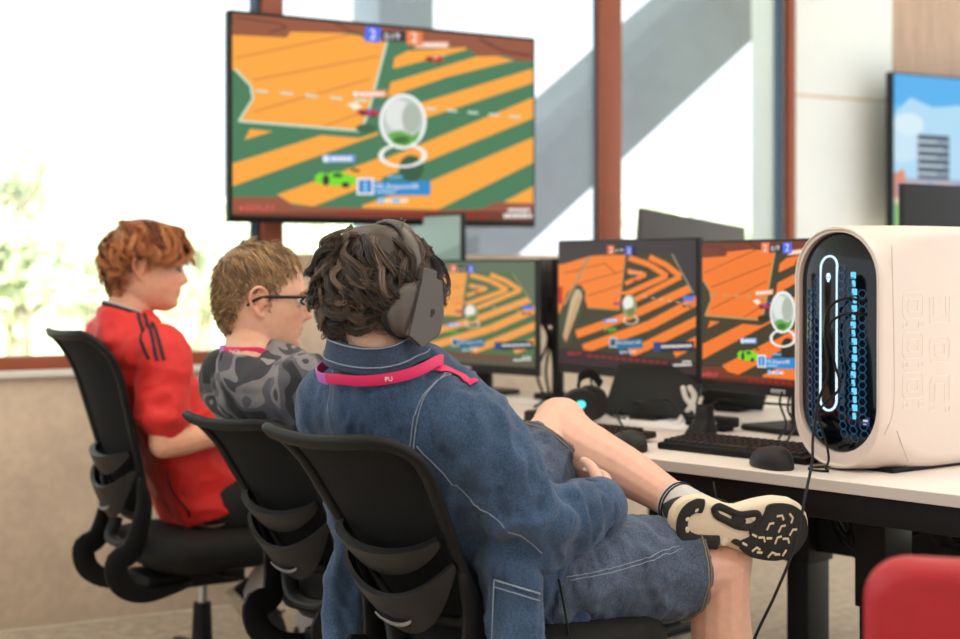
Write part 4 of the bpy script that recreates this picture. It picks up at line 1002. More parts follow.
# pole with a bracket between the washed out screen and the pair
p = P(558, 400, 4.68); t = thing('monitor_pole', 'black upright monitor pole left of the pair of game screens', 'pole', facing((p.x, p.y), DD, ZD))
mb = MB(); mb.add(tube([(0, 0, .01), (0, 0, .44)], .019, n=16)); mb.build('pole', M_metal, t); mb = MB(); mb.add(box((0, 0, .01), (.12, .10, .02), .005)); mb.build('base_clamp', M_metal, t)
mb = MB(); mb.add(tube([(0, 0, .30), (-.06, .05, .30), (-.10, .07, .30)], .014, n=10, ends=2)); mb.add(box((0, 0, .30), (.05, .05, .05), .006)); mb.build('bracket_arm', M_dark, t); mb = MB(); mb.add(box((-.045, .0, .335), (.075, .03, .21), .008)); mb.build('mount_plate', M_mid, t)

# ---------------------------------------------------------------- cables
def cable(name, label, pts, r, m, n=40, ends=2, group=None):
    c = smooth_path(pts, n); mb = MB(); mb.add(tube(c, r, n=7, ends=ends)); o = mb.build(name, m, smooth=180); tag(o, label, 'cable', group); return o
fy = lambda y, z, x=.012: tuple(PM @ V((x, y, z)))
cable('headphone_cable', 'black cable hanging from the white computer over the desk edge to the floor', [fy(.070, .345, .006), fy(.045, .350, .025), fy(.006, .325, .03), fy(.0, .26, .03), fy(.01, .2, .035), fy(-.01, .14, .04), tuple(P(813, 436, 2.95)), tuple(P(812, 462, 2.90)), tuple(P(806, 492, 2.84)), tuple(P(795, 545, 2.78)), tuple(P(775, 595, 2.74)), tuple(P(752, 645, 2.72)), tuple(P(728, 720, 2.72)), tuple(P(700, 840, 2.74)), tuple(P(600, 868, 2.9))], .0029, M_black, 90)
cable('usb_cable', 'second black cable looping down the front of the white computer', [fy(.070, .318, .006), fy(.04, .318, .022), fy(.008, .29, .03), fy(.02, .22, .026), fy(.03, .17, .024), fy(-.015, .12, .032), fy(.02, .06, .05), fy(.03, .03, .055), tuple(D(.40, .10, ZD + .006)), tuple(D(.42, .075, ZD + .004)), tuple(D(.385, .07, ZD + .004)), tuple(D(.365, .10, ZD + .004)), tuple(D(.38, .14, ZD + .004)), tuple(D(.37, .30, ZD + .004))], .0026, M_black, 80)
cable('white_cable', 'twisted white cable loop hanging below the pair of game screens', [tuple(P(690, 388, 3.98)), tuple(P(694, 396, 3.98)), tuple(P(690, 408, 3.98)), tuple(P(683, 416, 4.0)), tuple(P(676, 426, 3.9))], .008, M_whiteplastic)
cable('white_cable', 'second strand of white cable crossing the loop below the game screens', [tuple(P(683, 388, 3.94)), tuple(P(686, 398, 3.94)), tuple(P(694, 408, 3.95)), tuple(P(700, 420, 3.96)), tuple(P(702, 427, 3.9))], .007, M_whiteplastic)
on = lambda px, py, up=.004: tuple(Dp(px, py) + V((0, 0, up)))
cable('desk_cable', 'thin black cable arching over the desk behind the keyboards', [on(623, 429), on(618, 422, .02), on(628, 412, .03), tuple(P(645, 402, 3.8)), tuple(P(668, 400, 3.8)), tuple(P(684, 416, 3.75)), on(692, 432), on(690, 439)], .003, M_black)
cable('desk_cable', 'thin black cable rising from the cradle towards the right game screen', [on(696, 434, .05), tuple(P(702, 412, 3.7)), tuple(P(720, 400, 3.75)), tuple(P(745, 402, 3.8)), tuple(P(790, 405, 3.7))], .003, M_black)
for i, (a, b, c) in enumerate(((782, 404, 440), (790, 410, 444), (796, 402, 436))): cable('desk_cable', ['thin cable hanging left of the right screen\'s stand', 'thin black cable hanging just right of the right screen\'s stand', 'thin black cable beside the white computer, furthest right below the screen'][i], [tuple(P(a, 392, 3.7)), tuple(P(a - 2, b, 3.68)), tuple(P(a + 4, 424, 3.64)), on(a - 3, c)], .003, M_black)
cable('desk_cable', 'black cable hanging from the left game screen beside the lit headset', [tuple(P(590, 372, 4.4)), tuple(P(592, 385, 4.38)), tuple(P(598, 396, 4.3)), on(610, 416), on(625, 420)], .0035, M_black)
for i, px in enumerate((540, 546, 551)): cable('pole_cable', ['black cable hanging by the pole, nearest the washed out screen', 'black cable looping down in the middle beside the pole', 'black cable hanging close against the upright pole'][i], [tuple(P(px, 318 + 6 * i, 4.72)), tuple(P(px + 8 - 4 * i, 340, 4.70)), tuple(P(px - 3 + 3 * i, 372, 4.7)), tuple(P(px + 4, 398, 4.66)), on(px - 5 + 8 * i, 408)], .0045, M_black)
def under(px, py, Y): return tuple(P(px, py, Y))
UC = [('black cable hanging under the desk, left of the front leg', [(828, 505, 3.3), (832, 520, 3.3), (840, 540, 3.28), (856, 556, 3.3)]), ('second black cable under the desk left of the front leg', [(836, 505, 3.34), (838, 522, 3.34), (848, 535, 3.3), (852, 512, 3.35)]),
      ('third black cable under the desk, tight beside the front leg', [(845, 506, 3.3), (850, 518, 3.28), (853, 535, 3.3), (856, 548, 3.3)]),
      ('black cable looping under the desk right of the front leg', [(910, 512, 3.3), (918, 522, 3.3), (930, 518, 3.28), (945, 505, 3.3)]), ('long black cable sagging under the desk at the right edge', [(912, 535, 3.3), (925, 530, 3.28), (936, 522, 3.28), (950, 540, 3.3), (965, 545, 3.3)]),
      ('black cable curling under the desk beside the power box', [(922, 508, 3.3), (926, 528, 3.28), (936, 545, 3.3), (950, 548, 3.3)])]
for lab, pts in UC: cable('under_desk_cable', lab, [under(*q) for q in pts], .006, M_black)
p = P(945, 528, 3.42); t = thing('power_box', 'dark power box with a red patch under the desk at the right edge', 'power box', facing((p.x, p.y), DD, p.z)); mb = MB(); mb.add(box((0, 0, 0), (.16, .05, .06), .004)); mb.build('case', M_dark, t); mb = MB(); mb.add(box((-.02, -.0255, .005), (.03, .001, .03), 0)); mb.build('red_label', mat('dull red label', rgb(130, 60, 60), .5), t); mb = MB(); mb.add(box((0, .03, .09), (.16, .006, .14), .002)); mb.build('bracket', M_metal, t)

# ---------------------------------------------------------------- office chairs
def office_chair(M, sh, rec, bh, label, group='black office chairs of the three people', yaw=0.0, wt_=.178, wb=.10, pdz=0.0):
    t = thing('office_chair', label, 'office chair', M, group)
    a = math.radians(rec); ub = V((-math.sin(a), 0, math.cos(a))); nb = V((math.cos(a), 0, math.sin(a))); pv = V((-.19, 0, sh + pdz))
    def pb(y, v, w=0.0):
        k = v / bh; w = w + .95 * y * y - .045 * max(0, (k - .72) / .28) ** 2; return pv + V((0, y, 0)) + ub * v + nb * w
    # seat cushion
    rs = []
    for z, ins in ((-.075, .03), (-.07, .012), (-.05, .0), (-.025, .0), (-.008, .012), (.0, .035), (.003, .09)):
        rs.append([(p[0] + .01, p[1], sh + z - (.012 * max(0, (p[0]) / .2) ** 2 if z > -.05 else 0)) for p in rrect(.43 - 2 * ins, .44 - 2 * ins, .10 - ins * .5, 8)])
    mb = MB(); mb.add(loft(rs)); st = mb.build('seat', M_foam, t, smooth=60)
    mb = MB(); mb.add(loft([[(p[0], p[1], sh + z) for p in rrect(.36 - i, .36 - i, .08, 6)] for z, i in ((-.098, .06), (-.09, .02), (-.072, .0))])); mb.build('seat_pan', M_black, st, smooth=50)
    # back frame ring and woven panel
    hw = lambda v: wb + (wt_ - wb) * (v / bh) ** .8
    rr = .07; v0 = .05; out = []
    for p in rrect(2.0, 2.0, .36, 8):
        v = v0 + (bh - v0) * (p[1] + 1) / 2; out.append(pb(p[0] * hw(v), v))
    mb = MB(); n = len(out); out2 = []
    for i in range(n):
        p, q = out[i], out[(i + 1) % n]; L_ = (q - p).length; m_ = max(1, int(L_ / .03))
        for k in range(m_):
            f = k / m_; out2.append(p.lerp(q, f))
    # re-curve the straight runs
    cc = []
    for p in out2:
        d = p - pv; v = d.dot(ub); y = d.y; cc.append(pb(y, v))
    mb.add(tube(cc, [(.0125, .009)] * len(cc), n=10, ref=nb, closed=True, pw=3)); mb.build('back_frame', M_black, t, smooth=60)
    G = []
    for i in range(22):
        v = v0 + .006 + (bh - v0 - .012) * i / 21; row = []
        kk = abs(2 * (v - v0) / (bh - v0) - 1); lim = 1.0 if kk < .64 else .64 + .36 * math.sqrt(max(0, 1 - ((kk - .64) / .36) ** 2))
        for j in range(21): y = (j / 10 - 1) * hw(v) * min(lim, .985); row.append(pb(y, v, .006))
        G.append(row)
    mb = MB(); mb.add(sheet(G, .006)); mb.build('mesh_panel', M_mesh, t, smooth=60)
    # ribbon arms that carry the back down and under the seat
    for s in (-1, 1):
        pts = [pb(s * (hw(.16) + .004), .17, -.006), pb(s * (hw(.1) + .010), .09, -.018), pb(s * .125, .0, -.075), V((-.29, s * .125, sh - .05)), V((-.275, s * .12, sh - .11)), V((-.20, s * .105, sh - .145)), V((-.07, s * .08, sh - .135))]
        mb = MB(); mb.add(tube(smooth_path(pts, 30), [(.010 + .022 * math.sin(PI * i / 29) ** .8, .0085) for i in range(30)], n=10, ref=(0, 1, 0), ends=1, pw=3)); mb.build('back_support', M_black, t, smooth=60)
    # lumbar bracket, its pale strip, its pad
    def crescent(y0, v_top, drop, bul, th, m, nm, par, sag=.03, w0=-.012, base=.012):
        G = []
        for i in range(9):
            row = []
            for j in range(25):
                q = j / 12 - 1; y = q * y0; f = 1 - q * q; top = v_top - sag * f; bot = top - base - drop * f ** .8
                row.append(pb(y, top + (bot - top) * i / 8, w0 - bul * math.sqrt(max(f, 0)) * (1 - .25 * (i / 8) ** 2)))
            G.append(row)
        mb = MB(); mb.add(sheet(G, th)); return mb.build(nm, m, par, smooth=60)
    lb = crescent(hw(.16) + .004, .195, .082, .050, .010, M_dark, 'lumbar_bracket', t, sag=.036)
    crescent(.046, .112, .0035, .004, .003, M_silver, 'silver_strip', lb, sag=.010, w0=-.0655, base=.004)
    crescent(hw(.2) - .012, .245, .040, .030, .016, M_dark, 'lumbar_pad', t, sag=.008, w0=-.008)
    mb = MB(); mb.add(tube(smooth_path([pb(-.10, .03, -.02), pb(-.05, .0, -.055), pb(.05, .0, -.055), pb(.10, .03, -.02)], 16), (.02, .010), n=10, ref=(0, 0, 1))); mb.build('back_brace', M_dark, t, smooth=60)
    # mechanism, column, star base
    mb = MB(); mb.add(box((-.02, 0, sh - .125), (.24, .15, .055), .016)); mb.add(box((-.14, 0, sh - .125), (.1, .17, .04), .014)); mb.build('tilt_mechanism', M_black, t)
    mb = MB(); mb.add(tube([(.0, -.075, sh - .115), (.02, -.17, sh - .115), (.03, -.20, sh - .112)], .006, n=8, ends=2)); mb.build('lever', M_black, t, smooth=60)
    mb = MB(); mb.add(tube([(0, 0, .19), (0, 0, sh - .14)], .014, n=16)); mb.build('gas_column', M_chrome, t, smooth=60)
    mb = MB(); mb.add(tube([(0, 0, .075), (0, 0, .10), (0, 0, .24)], [.032, .030, .024], n=18)); mb.build('column_sleeve', M_black, t, smooth=60)
    for k in range(5):
        an = 2 * PI * k / 5 + yaw; ca, sa = math.cos(an), math.sin(an)
        mb = MB(); mb.add(tube([(.02 * ca, .02 * sa, .095), (.15 * ca, .15 * sa, .088), (.29 * ca, .29 * sa, .072)], [(.026, .020), (.022, .016), (.015, .011)], n=10, ref=(0, 0, 1), ends=1, pw=3)); lg = mb.build('base_leg', M_black, t, smooth=60)
        mb = MB(); c = V((.285 * ca, .285 * sa, 0))
        for s in (-1, 1): mb.add(tube([c + V((-sa * .006 * s, ca * .006 * s, .0275)), c + V((-sa * .022 * s, ca * .022 * s, .0275))], .0275, n=18))
        mb.add(tube([c + V((0, 0, .03)), c + V((0, 0, .075))], .008, n=8)); mb.build('caster', M_black, lg, smooth=40)
    return t
CH1 = office_chair(facing((-.066 + .19 * .72, 2.636 + .19 * .69), (.72, .69)), .530, 33, .472, 'nearest office chair, its black mesh back against the blue denim jacket', yaw=.3, pdz=-.022)
CH2 = office_chair(facing((-.345 + .137, 3.335 + .131), (.72, .69)), .455, 32, .475, 'middle office chair, behind the camouflage shirt', yaw=.5)
CH3 = office_chair(facing((-.765, 4.13), (.83, .56)), .45, 17, .575, 'furthest office chair by the concrete wall, under the red shirted person', yaw=.15)

# red chair in front
p = P(905, 0, 1.80); t = thing('red_chair', 'blurred red padded chair at the lower right corner', 'chair', facing((p.x + .22, p.y + .10), (.28, .96))); mb = MB()
rz = []
for i in range(15):
    v = i / 14; rz.append(v)
G = []
hb = .825
rs = []
for x, ins in ((-.055, .02), (-.045, .004), (-.03, 0), (-.012, 0), (0, .006), (.004, .02), (.004, .06), (-.006, .09)):
    rs.append([(x - .05 * ((p[1]) / .2) - .16 + .35 * p[0] ** 2, p[0], hb - .19 + p[1]) for p in rrect(.46 - 2 * ins, .38 - 2 * ins, .055 - ins * .4, 8)])
mb.add(loft(rs)); mb.build('backrest', M_red, t, smooth=60)
mb = MB(); mb.add(loft([[(p[0] + .06, p[1], z) for p in rrect(.45 - 2 * i, .46 - 2 * i, .08, 8)] for z, i in ((.40, .02), (.41, 0), (.45, 0), (.465, .02), (.47, .07))])); mb.build('seat', M_red, t, smooth=60)
for sx in (-.13, .25):
    for sy in (-.19, .19): mb = MB(); mb.add(tube([(sx, sy, .41), (sx * 1.15, sy * 1.08, 0.0)], [.014, .011], n=10)); mb.build('leg', M_chrome, t, smooth=60)
for sy in (-.2, .2): mb = MB(); mb.add(tube(smooth_path([(-.10, sy * .95, .42), (-.185, sy * .95, .47), (-.175, sy * .95, .60)], 10), .012, n=10)); mb.build('back_post', M_chrome, t, smooth=60)
# ---------------------------------------------------------------- figures
M_skin = mat('skin', None, .5, attr='Col', var=.05, vscale=60, sss=.12, spec=.35)
M_hair = mat('hair strands', None, .42, attr='Col', spec=.4)
M_white_eye = mat('eye white', rgb(232, 228, 224), .25); M_iris = mat('iris', rgb(70, 84, 96), .2)
M_denim = mat('blue denim', rgb(54, 79, 112), .85, var=.30, vscale=8, var2=.42, v2scale=320, bump=.5, bscale=600, sheen=.15)
M_denim_d = mat('dark denim', rgb(44, 60, 86), .85, var=.16, vscale=12, var2=.4, v2scale=320, bump=.5, bscale=600, sheen=.1)
M_jorts = mat('grey blue denim', rgb(76, 90, 114), .85, var=.36, vscale=10, var2=.45, v2scale=320, bump=.5, bscale=600, sheen=.1)
M_thread = mat('pale thread', rgb(146, 158, 176), .8); M_thread_t = mat('tan thread', rgb(150, 130, 104), .8)
M_jersey = mat('red jersey', rgb(222, 36, 34), .6, var=.05, vscale=14, bump=.15, bscale=500, sheen=.1)
M_stripe = mat('black knit', rgb(30, 26, 30), .7); M_blackcloth = mat('black cloth', rgb(26, 25, 28), .85, var=.15, vscale=20, bump=.3, bscale=300, sheen=.15)
M_pink = mat('pink lanyard', rgb(226, 40, 104), .5); M_purple = mat('purple lanyard', rgb(190, 96, 190), .5)
M_sock = mat('grey white sock', rgb(206, 200, 200), .9, bump=.6, bscale=220); M_shoe = mat('black shoe knit', rgb(30, 33, 36), .75, bump=.6, bscale=300)
M_mid = M_mid; M_sole = mat('cream rubber', rgb(230, 212, 188), .55); M_tread = mat('black rubber', rgb(34, 31, 31), .7, bump=.4, bscale=400)
M_print = mat('white print', rgb(240, 236, 240), .6)
M_camo = mat('camouflage cloth', rgb(100, 98, 102), .85, sheen=.1)
nt = M_camo.node_tree; b = next(n for n in nt.nodes if n.type == 'BSDF_PRINCIPLED'); tc = next(n for n in nt.nodes if n.type == 'TEX_COORD')
n1 = nt.nodes.new('ShaderNodeTexNoise'); n1.inputs['Scale'].default_value = 10; n1.inputs['Detail'].default_value = 1.0; n1.inputs['Distortion'].default_value = .6
cr = nt.nodes.new('ShaderNodeValToRGB'); cr.color_ramp.interpolation = 'CONSTANT'; e = cr.color_ramp.elements
e[0].position = 0; e[0].color = (*rgb(38, 37, 42), 1); e[1].position = .43; e[1].color = (*rgb(84, 82, 90), 1)
q = e.new(.52); q.color = (*rgb(128, 122, 126), 1); q = e.new(.60); q.color = (*rgb(60, 59, 66), 1); q = e.new(.68); q.color = (*rgb(150, 142, 140), 1)
nt.links.new(tc.outputs['Object'], n1.inputs['Vector']); nt.links.new(n1.outputs[0], cr.inputs[0]); nt.links.new(cr.outputs[0], b.inputs['Base Color'])

CAM = V((0, 0, CAMH))
def hit(bvh, px, py):
    d = V(((px - 480) / FPX, 1, -(py - HY) / FPX)).normalized(); loc, no, _, _ = bvh.ray_cast(CAM, d)
    return loc
def hits(bvh, pts): return [h for h in (hit(bvh, *p) for p in pts) if h is not None]
def head_matrix(o, F, pitch=0.0, roll=0.0, s=1.0):
    f = V((F[0], F[1], 0)).normalized(); M = basis(f, V((-f.y, f.x, 0)), V((0, 0, 1)), V(o))
    return M @ Matrix.Rotation(math.radians(pitch), 4, 'Y') @ Matrix.Rotation(math.radians(roll), 4, 'X') @ Matrix.Scale(s, 4)
def text_mesh(body, size, M, lift=.0006):
    cu = bpy.data.curves.new('t', 'FONT'); cu.body = body; cu.align_x = 'CENTER'; cu.extrude = lift; ob = bpy.data.objects.new('t', cu); COL.objects.link(ob); bpy.context.view_layer.update()
    me = ob.to_mesh(); A = np.array(M); v = np.array([tuple(x.co) for x in me.vertices]) * np.array((size, size, 1)); f = [tuple(p.vertices) for p in me.polygons]
    ob.to_mesh_clear(); bpy.data.objects.remove(ob); bpy.data.curves.remove(cu); return v @ A[:3, :3].T + A[:3, 3], f
def cloth(mb, name, m, parent, voxel=.006, it=6, amp=0.0, scale=9, stretch=(1, 1, 1), seed=0, mask=None, fine=0.0):
    me = remesh(mb, voxel, it=it, fac=.5)
    if fine: wrinkle(me, fine, scale * 2.3, seed + 5, stretch)
    if amp: wrinkle(me, amp, scale, seed, stretch, mask(co_get(me)) if mask else None)
    bv = bvh_of(me); to_local(me, parent); return link(name, me, m, parent, 180), bv
def seam(parent, name, bv, paths, w, m, off=.0008, n=40, thick=.0012):
    mb = MB(); k = 0
    for p in paths:
        q = hits(bv, p) if not isinstance(p[0], Vector) else p
        if len(q) >= 2: mb.add(ribbon(bv, q, w, off, thick, n)); k += 1
    return mb.build(name, m, parent, world=True, smooth=180) if k else None
def ringpts(c, r, f, w, d, n=40, a0=0.0, a1=2 * PI, dip=None):
    out = []
    for i in range(n):
        a = a0 + (a1 - a0) * i / (n - 1); p = c + r * w * math.cos(a) + f * d * math.sin(a)
        if dip: p = p + dip(a)
        out.append(p)
    return out
def band(pts, h, up, th=.0016):
    """flat band standing along pts (height h along up)."""
    return tube(pts, (th, h / 2), n=8, ref=up, ends=0, pw=4)
def band_text(parent, name, pts, i, body, size, up, out_of):
    p, q = V(pts[i - 1]), V(pts[i + 1]); t = (q - p).normalized(); n = (V(pts[i]) - out_of); n = (n - t * n.dot(t)).normalized(); u = V(up); u = (u - n * u.dot(n)); u = (u - t * u.dot(t)).normalized()
    if t.cross(u).dot(n) < 0: t = -t
    M = basis(t, u, n, V(pts[i]) + n * .0022 - u * size * .35); mb = MB(); mb.add(text_mesh(body, size, M)); return mb.build(name, M_print, parent, world=True, smooth=0)

# ================================================================ person with headphones
A = Fig(F=(.65, .76), pelvis=V((.047, 2.80, .60)), neck=V((-.172, 2.55, 1.005)), bend=-.025, k=1.06, neck_r=.058, face=dict(nose=.026, full=.003), skin=rgb(234, 184, 164))
A.HM = head_matrix((-.168, 2.572, 1.111), (.80, .60), 8, 3, .93)
pm = thing('person', 'person in a blue denim jacket with dark curly hair, one ankle resting on the knee', 'person', (.05, 2.8, 0))
torso_rings(A, [(0, .1, .1, 0)])
R_ = A.r
shR, shL = A.neck + R_ * .150 - A.u * .135 - A.f * .02, A.neck - R_ * .165 - A.u * .115 - A.f * .015
A.armR = (shR, V((.098, 2.53, .722)), V((.228, 2.745, .728))); A.armL = (shL, V((-.22, 2.84, .70)), V((.03, 2.92, .705)))
A.legR = (A.pelvis + R_ * .09, V((.464, 2.89, .586)), V((.525, 2.93, .10))); A.legL = (A.pelvis - R_ * .09, V((.172, 3.18, .822)), V((.388, 2.872, .703)))
sd = (A.legL[2] - A.legL[1]).normalized(); td = V((.83, .53, -.14)); td = (td - sd * td.dot(sd)).normalized()
zz = V((-.26, .94, .20)).normalized(); td = V((.93, .27, -.14)); td = (td - zz * td.dot(zz)).normalized()
A.feet = [(A.legL[2] - zz * .035, td), (A.legR[2] - V((0, 0, .035)), V((.9, .43, 0)).normalized())]
A.hands = [dict(wrist=A.armR[2], d=(.16, .94, .10), palm_n=(-.86, .1, -.1), thumb=(-.1, .0, 1), curl=.4), dict(wrist=A.armL[2], d=(.85, -.12, .05), palm_n=(.15, -.9, -.1), thumb=(0, 0, 1), curl=.8)]
make_body(A, pm, M_skin)
eyes(A, pm, [M_white_eye, M_iris, M_skin], mat('dark brow', rgb(52, 40, 34), .7))
hair(A, pm, M_hair, 6000, lambda p, r: np.interp(p[:, 2], [-.07, .0, .06], [.022, .052, .075]), lambda p, r: .008 + .009 * (p[:, 2] > .0) + .012 * (p[:, 2] > .075) * (np.abs(p[:, 1]) < .045) * (p[:, 0] < .0), .0125, 11, [(0, .062), (45, .05), (70, .02), (85, -.008), (105, -.025), (135, -.054), (180, -.068)], .0010,
     [rgb(52, 42, 38), rgb(66, 53, 46), rgb(88, 70, 60), rgb(40, 33, 31), rgb(112, 92, 80)], crown=(-.045, .0, .12), seed=3, cap=.007, droop=.3, jitter=.55, clump=330, steps=20, fringe=lambda p: np.where(p[:, :1] > .04, np.array([[.7, -.2, -.1]]), 0.0))
# jacket
mb = MB()
mb.add(loft(torso_rings(A, [(-.30, .19, .13, .01), (-.1, .195, .14, .01), (.15, .188, .138, 0), (.4, .186, .128, 0), (.6, .192, .125, 0), (.70, .186, .118, 0), (.79, .168, .110, 0), (.86, .142, .100, 0), (.92, .112, .092, 0), (.98, .082, .080, 0), (1.0, .070, .070, 0)])))
for sh, el, wr in (A.armR, A.armL):
    inn = sh + (A.neck - sh) * .25
    mb.add(tube(smooth_path([inn, sh, sh.lerp(el, .5), el.lerp(sh, .12)], 14), [.066, .071, .073, .074, .074, .073, .072, .071, .070, .069, .068, .067, .066, .065], n=20, ends=3))
    mb.add(tube([el.lerp(sh, .1), el, el.lerp(wr, .3), el.lerp(wr, .6), el.lerp(wr, .9)], [.064, .066, .060, .053, .047], n=20, ends=3)); mb.add(sphere(el, .067))
# loose tails hanging each side of the chair back
mb.add(tube(smooth_path([P(478, 455, 2.60), P(492, 510, 2.555), P(507, 575, 2.515), P(514, 640, 2.495), P(515, 656, 2.49)], 20), [(.060, .030)] * 6 + [(.058, .022)] * 14, n=16, ref=(A.r.cross(V((0, 0, 1)))), ends=2))
mb.add(tube(smooth_path([P(400, 470, 2.80), P(366, 520, 2.82), P(346, 570, 2.84), P(340, 640, 2.86), P(338, 690, 2.86)], 20), [(.05, .035)] * 6 + [(.036, .018)] * 14, n=16, ref=(0, 1, 0), ends=2))
elb = A.armR[1]
def mk(v):
    return .45 + .9 * np.exp(-((np.linalg.norm(v - np.array(elb), axis=1) - .03) / .13) ** 2) + .35 * (v[:, 2] < .78)
jk, bj = cloth(mb, 'jacket', M_denim, pm, voxel=.0065, it=6, amp=.0085, scale=13, stretch=(1.4, 1.2, .7), seed=2, fine=.0028, mask=mk)
seam(jk, 'seam', bj, [[(334, 366), (331, 390), (329, 412)], [(455, 374), (437, 382), (425, 396), (417, 420), (414, 450)], [(417, 446), (440, 470), (465, 493), (490, 514), (513, 533), (542, 553)], [(352, 362), (400, 364), (440, 372)]], .0015, M_thread, n=60)
seam(jk, 'double_seam', bj, [[(451, 375), (434, 384), (421, 399), (413, 422), (410, 452)]], .0014, M_thread, n=50)
wp = A.armR[2]; ax = (A.armR[2] - A.armR[1]).normalized(); cf = A.armR[1].lerp(A.armR[2], .88)
G = []
def ring_at(c, ax, r, n=32):
    a = ax.orthogonal().normalized(); b = ax.cross(a); return [c + a * r * math.cos(2 * PI * i / n) + b * r * math.sin(2 * PI * i / n) for i in range(n)]
mb = MB(); mb.add(loft([ring_at(cf - ax * .035, ax, .052), ring_at(cf - ax * .032, ax, .056), ring_at(cf + ax * .018, ax, .053), ring_at(cf + ax * .021, ax, .050), ring_at(cf + ax * .018, ax, .046), ring_at(cf - ax * .032, ax, .048)], closed=True)); mb.build('cuff', M_denim, jk, world=True, smooth=180)
# patch pocket on the right tail
G = []
for i in range(12):
    row = []
    for j in range(10):
        u_, v_ = j / 9, i / 11; h = hit(bj, 494 + u_ * 46 + v_ * (-3) , 580 + v_ * 76 + u_ * 14)
        row.append(h)
    G.append(row)
if all(h is not None for r in G for h in r):
    toward = (CAM - G[5][5]).normalized(); G = [[h + toward * .004 for h in r] for r in G]
    mb = MB(); mb.add(sheet(G, .003)); pk = mb.build('pocket', M_denim, jk, world=True, smooth=180)
    mb = MB(); mb.add(tube([h + toward * .003 for h in G[0]], .0016, n=5, ends=1)); mb.add(tube([h + toward * .003 for h in G[1]], .0011, n=5, ends=1)); mb.add(tube([r[0] + toward * .003 for r in G], .0012, n=5, ends=1)); mb.build('stitching', M_thread, pk, world=True, smooth=180)
# collar
cc = A.neck; n_ = 48; cu = (A.u * .5 + V((0, 0, 1)) * .5).normalized(); cr_ = A.r; cf_ = cr_.cross(cu) * -1
if cf_.dot(A.f) < 0: cf_ = -cf_
prof = [(.074, .066, .000), (.067, .060, .040), (.070, .063, .050), (.078, .072, .050), (.096, .090, .012), (.093, .087, .008), (.076, .070, .040), (.072, .064, .030), (.079, .070, -.004)]
rings = []
for i in range(n_):
    a = math.radians(108) + math.radians(324) * i / (n_ - 1); ring = []
    for w_, d_, h_ in prof: ring.append(cc + cu * (h_ + .008) + cr_ * w_ * math.cos(a) + cf_ * d_ * math.sin(a) - cu * (.03 * max(0, math.sin(a)) + .020 * max(0, math.cos(a + .3)) ** 1.5))
    rings.append(ring)
mb = MB(); mb.add(loft(rings)); co = mb.build('collar', M_denim_d, jk, world=True, smooth=60)
mb = MB()
for k, hh in ((4, .0), (3, .0)): mb.add(tube([V(r[k]).lerp(V(r[3]), .25 if k == 4 else .1) + (V(r[k]) - cc).normalized() * .0015 for r in rings], .0011, n=5, ends=1))
mb.build('stitching', M_thread, co, world=True, smooth=180)
# lanyard under the collar
lp = ringpts(cc + cu * .006, cr_, cf_, .114, .100, 56, math.radians(96), math.radians(444), lambda a: -cu * (.05 * max(0, math.sin(a)) ** 2 + .012 * abs(math.cos(a))))
mb = MB(); mb.add(band(lp, .019, cu)); la = mb.build('lanyard', M_pink, pm, world=True, smooth=60)
band_text(la, 'print', lp, 35, 'PU', .011, cu, cc); 
q = hits(bj, [(432, 366), (446, 371), (460, 377), (474, 384)])
if len(q) > 2: mb = MB(); mb.add(ribbon(bj, q, .017, .003, .0016, 24)); mb.build('strap', M_pink, la, world=True, smooth=60)
mb = MB(); mb.add(band([V(p) + (V(p) - cc).normalized() * .001 for p in lp[17:26]], .0195, cu)); mb.build('purple_section', M_purple, la, world=True, smooth=60)
# shorts
mb = MB()
for hp, kn, an in (A.legR, A.legL):
    mb.add(limb(hp + (hp - kn).normalized() * .03, kn + (hp - kn) * (.20 if kn.y < 3 else .24), [(0, .118), (.4, .104), (.8, .096), (1, .094)], n=24, ends=0))
mb.add(sphere(A.pelvis + V((0, 0, .01)), (.17, .15, .12), 24, 16))
sh_, bs = cloth(mb, 'shorts', M_jorts, pm, .0065, 5, amp=.0055, scale=15, stretch=(1.3, 1.3, 1.0), seed=9, fine=.002)
seam(sh_, 'seam', bs, [[(566, 577), (600, 571), (640, 560), (679, 546)], [(570, 580), (604, 574), (644, 563), (682, 549)]], .0015, M_thread, n=50)
mb = MB()
for hp, kn, an in (A.legR, A.legL):
    ax = (kn - hp).normalized()
    for o_ in ((.215, .232) if kn.y < 3 else (.265, .285)):
        c = kn + (hp - kn) * o_; pts = []
        for p in ring_at(c, ax, .14, 48):
            l, no, _, _ = bs.ray_cast(p, (c - p).normalized())
            if l is not None: pts.append(l + no * .001)
        if len(pts) > 20: mb.add(tube(pts, .0014, n=5, closed=True))
mb.build('hem_stitching', M_thread_t, sh_, world=True, smooth=180)
# socks and shoes
for (an, toe), (hp, kn, an0) in zip(A.feet, (A.legL, A.legR)):
    s_ = (an0 - kn).normalized(); mb = MB(); mb.add(limb(an0 - s_ * (.030 if an0.z > .5 else .095), an0 + s_ * .05, [(0, .040), (.1, .0405), (.6, .042), (1, .045)], n=20, ends=0)); so = mb.build('sock', M_sock, pm, world=True, smooth=180)
    mb = MB()
    for q in ((.014, .021) if an0.z > .5 else (.06, .07)): mb.add(tube(ring_at(an0 - s_ * q, s_, .0412), .0018, n=5, closed=True))
    mb.build('sock_stripe', M_stripe, so, world=True, smooth=180)
zz = V((-.26, .94, .20)).normalized(); td = V((.93, .27, -.14)); td = (td - zz * td.dot(zz)).normalized(); yy = zz.cross(td)
make_shoe(pm, basis(td * .94, yy * -1.16, zz * .95, A.legL[2] - zz * .088 - td * .052), (M_shoe, M_sole, M_tread, M_stripe))
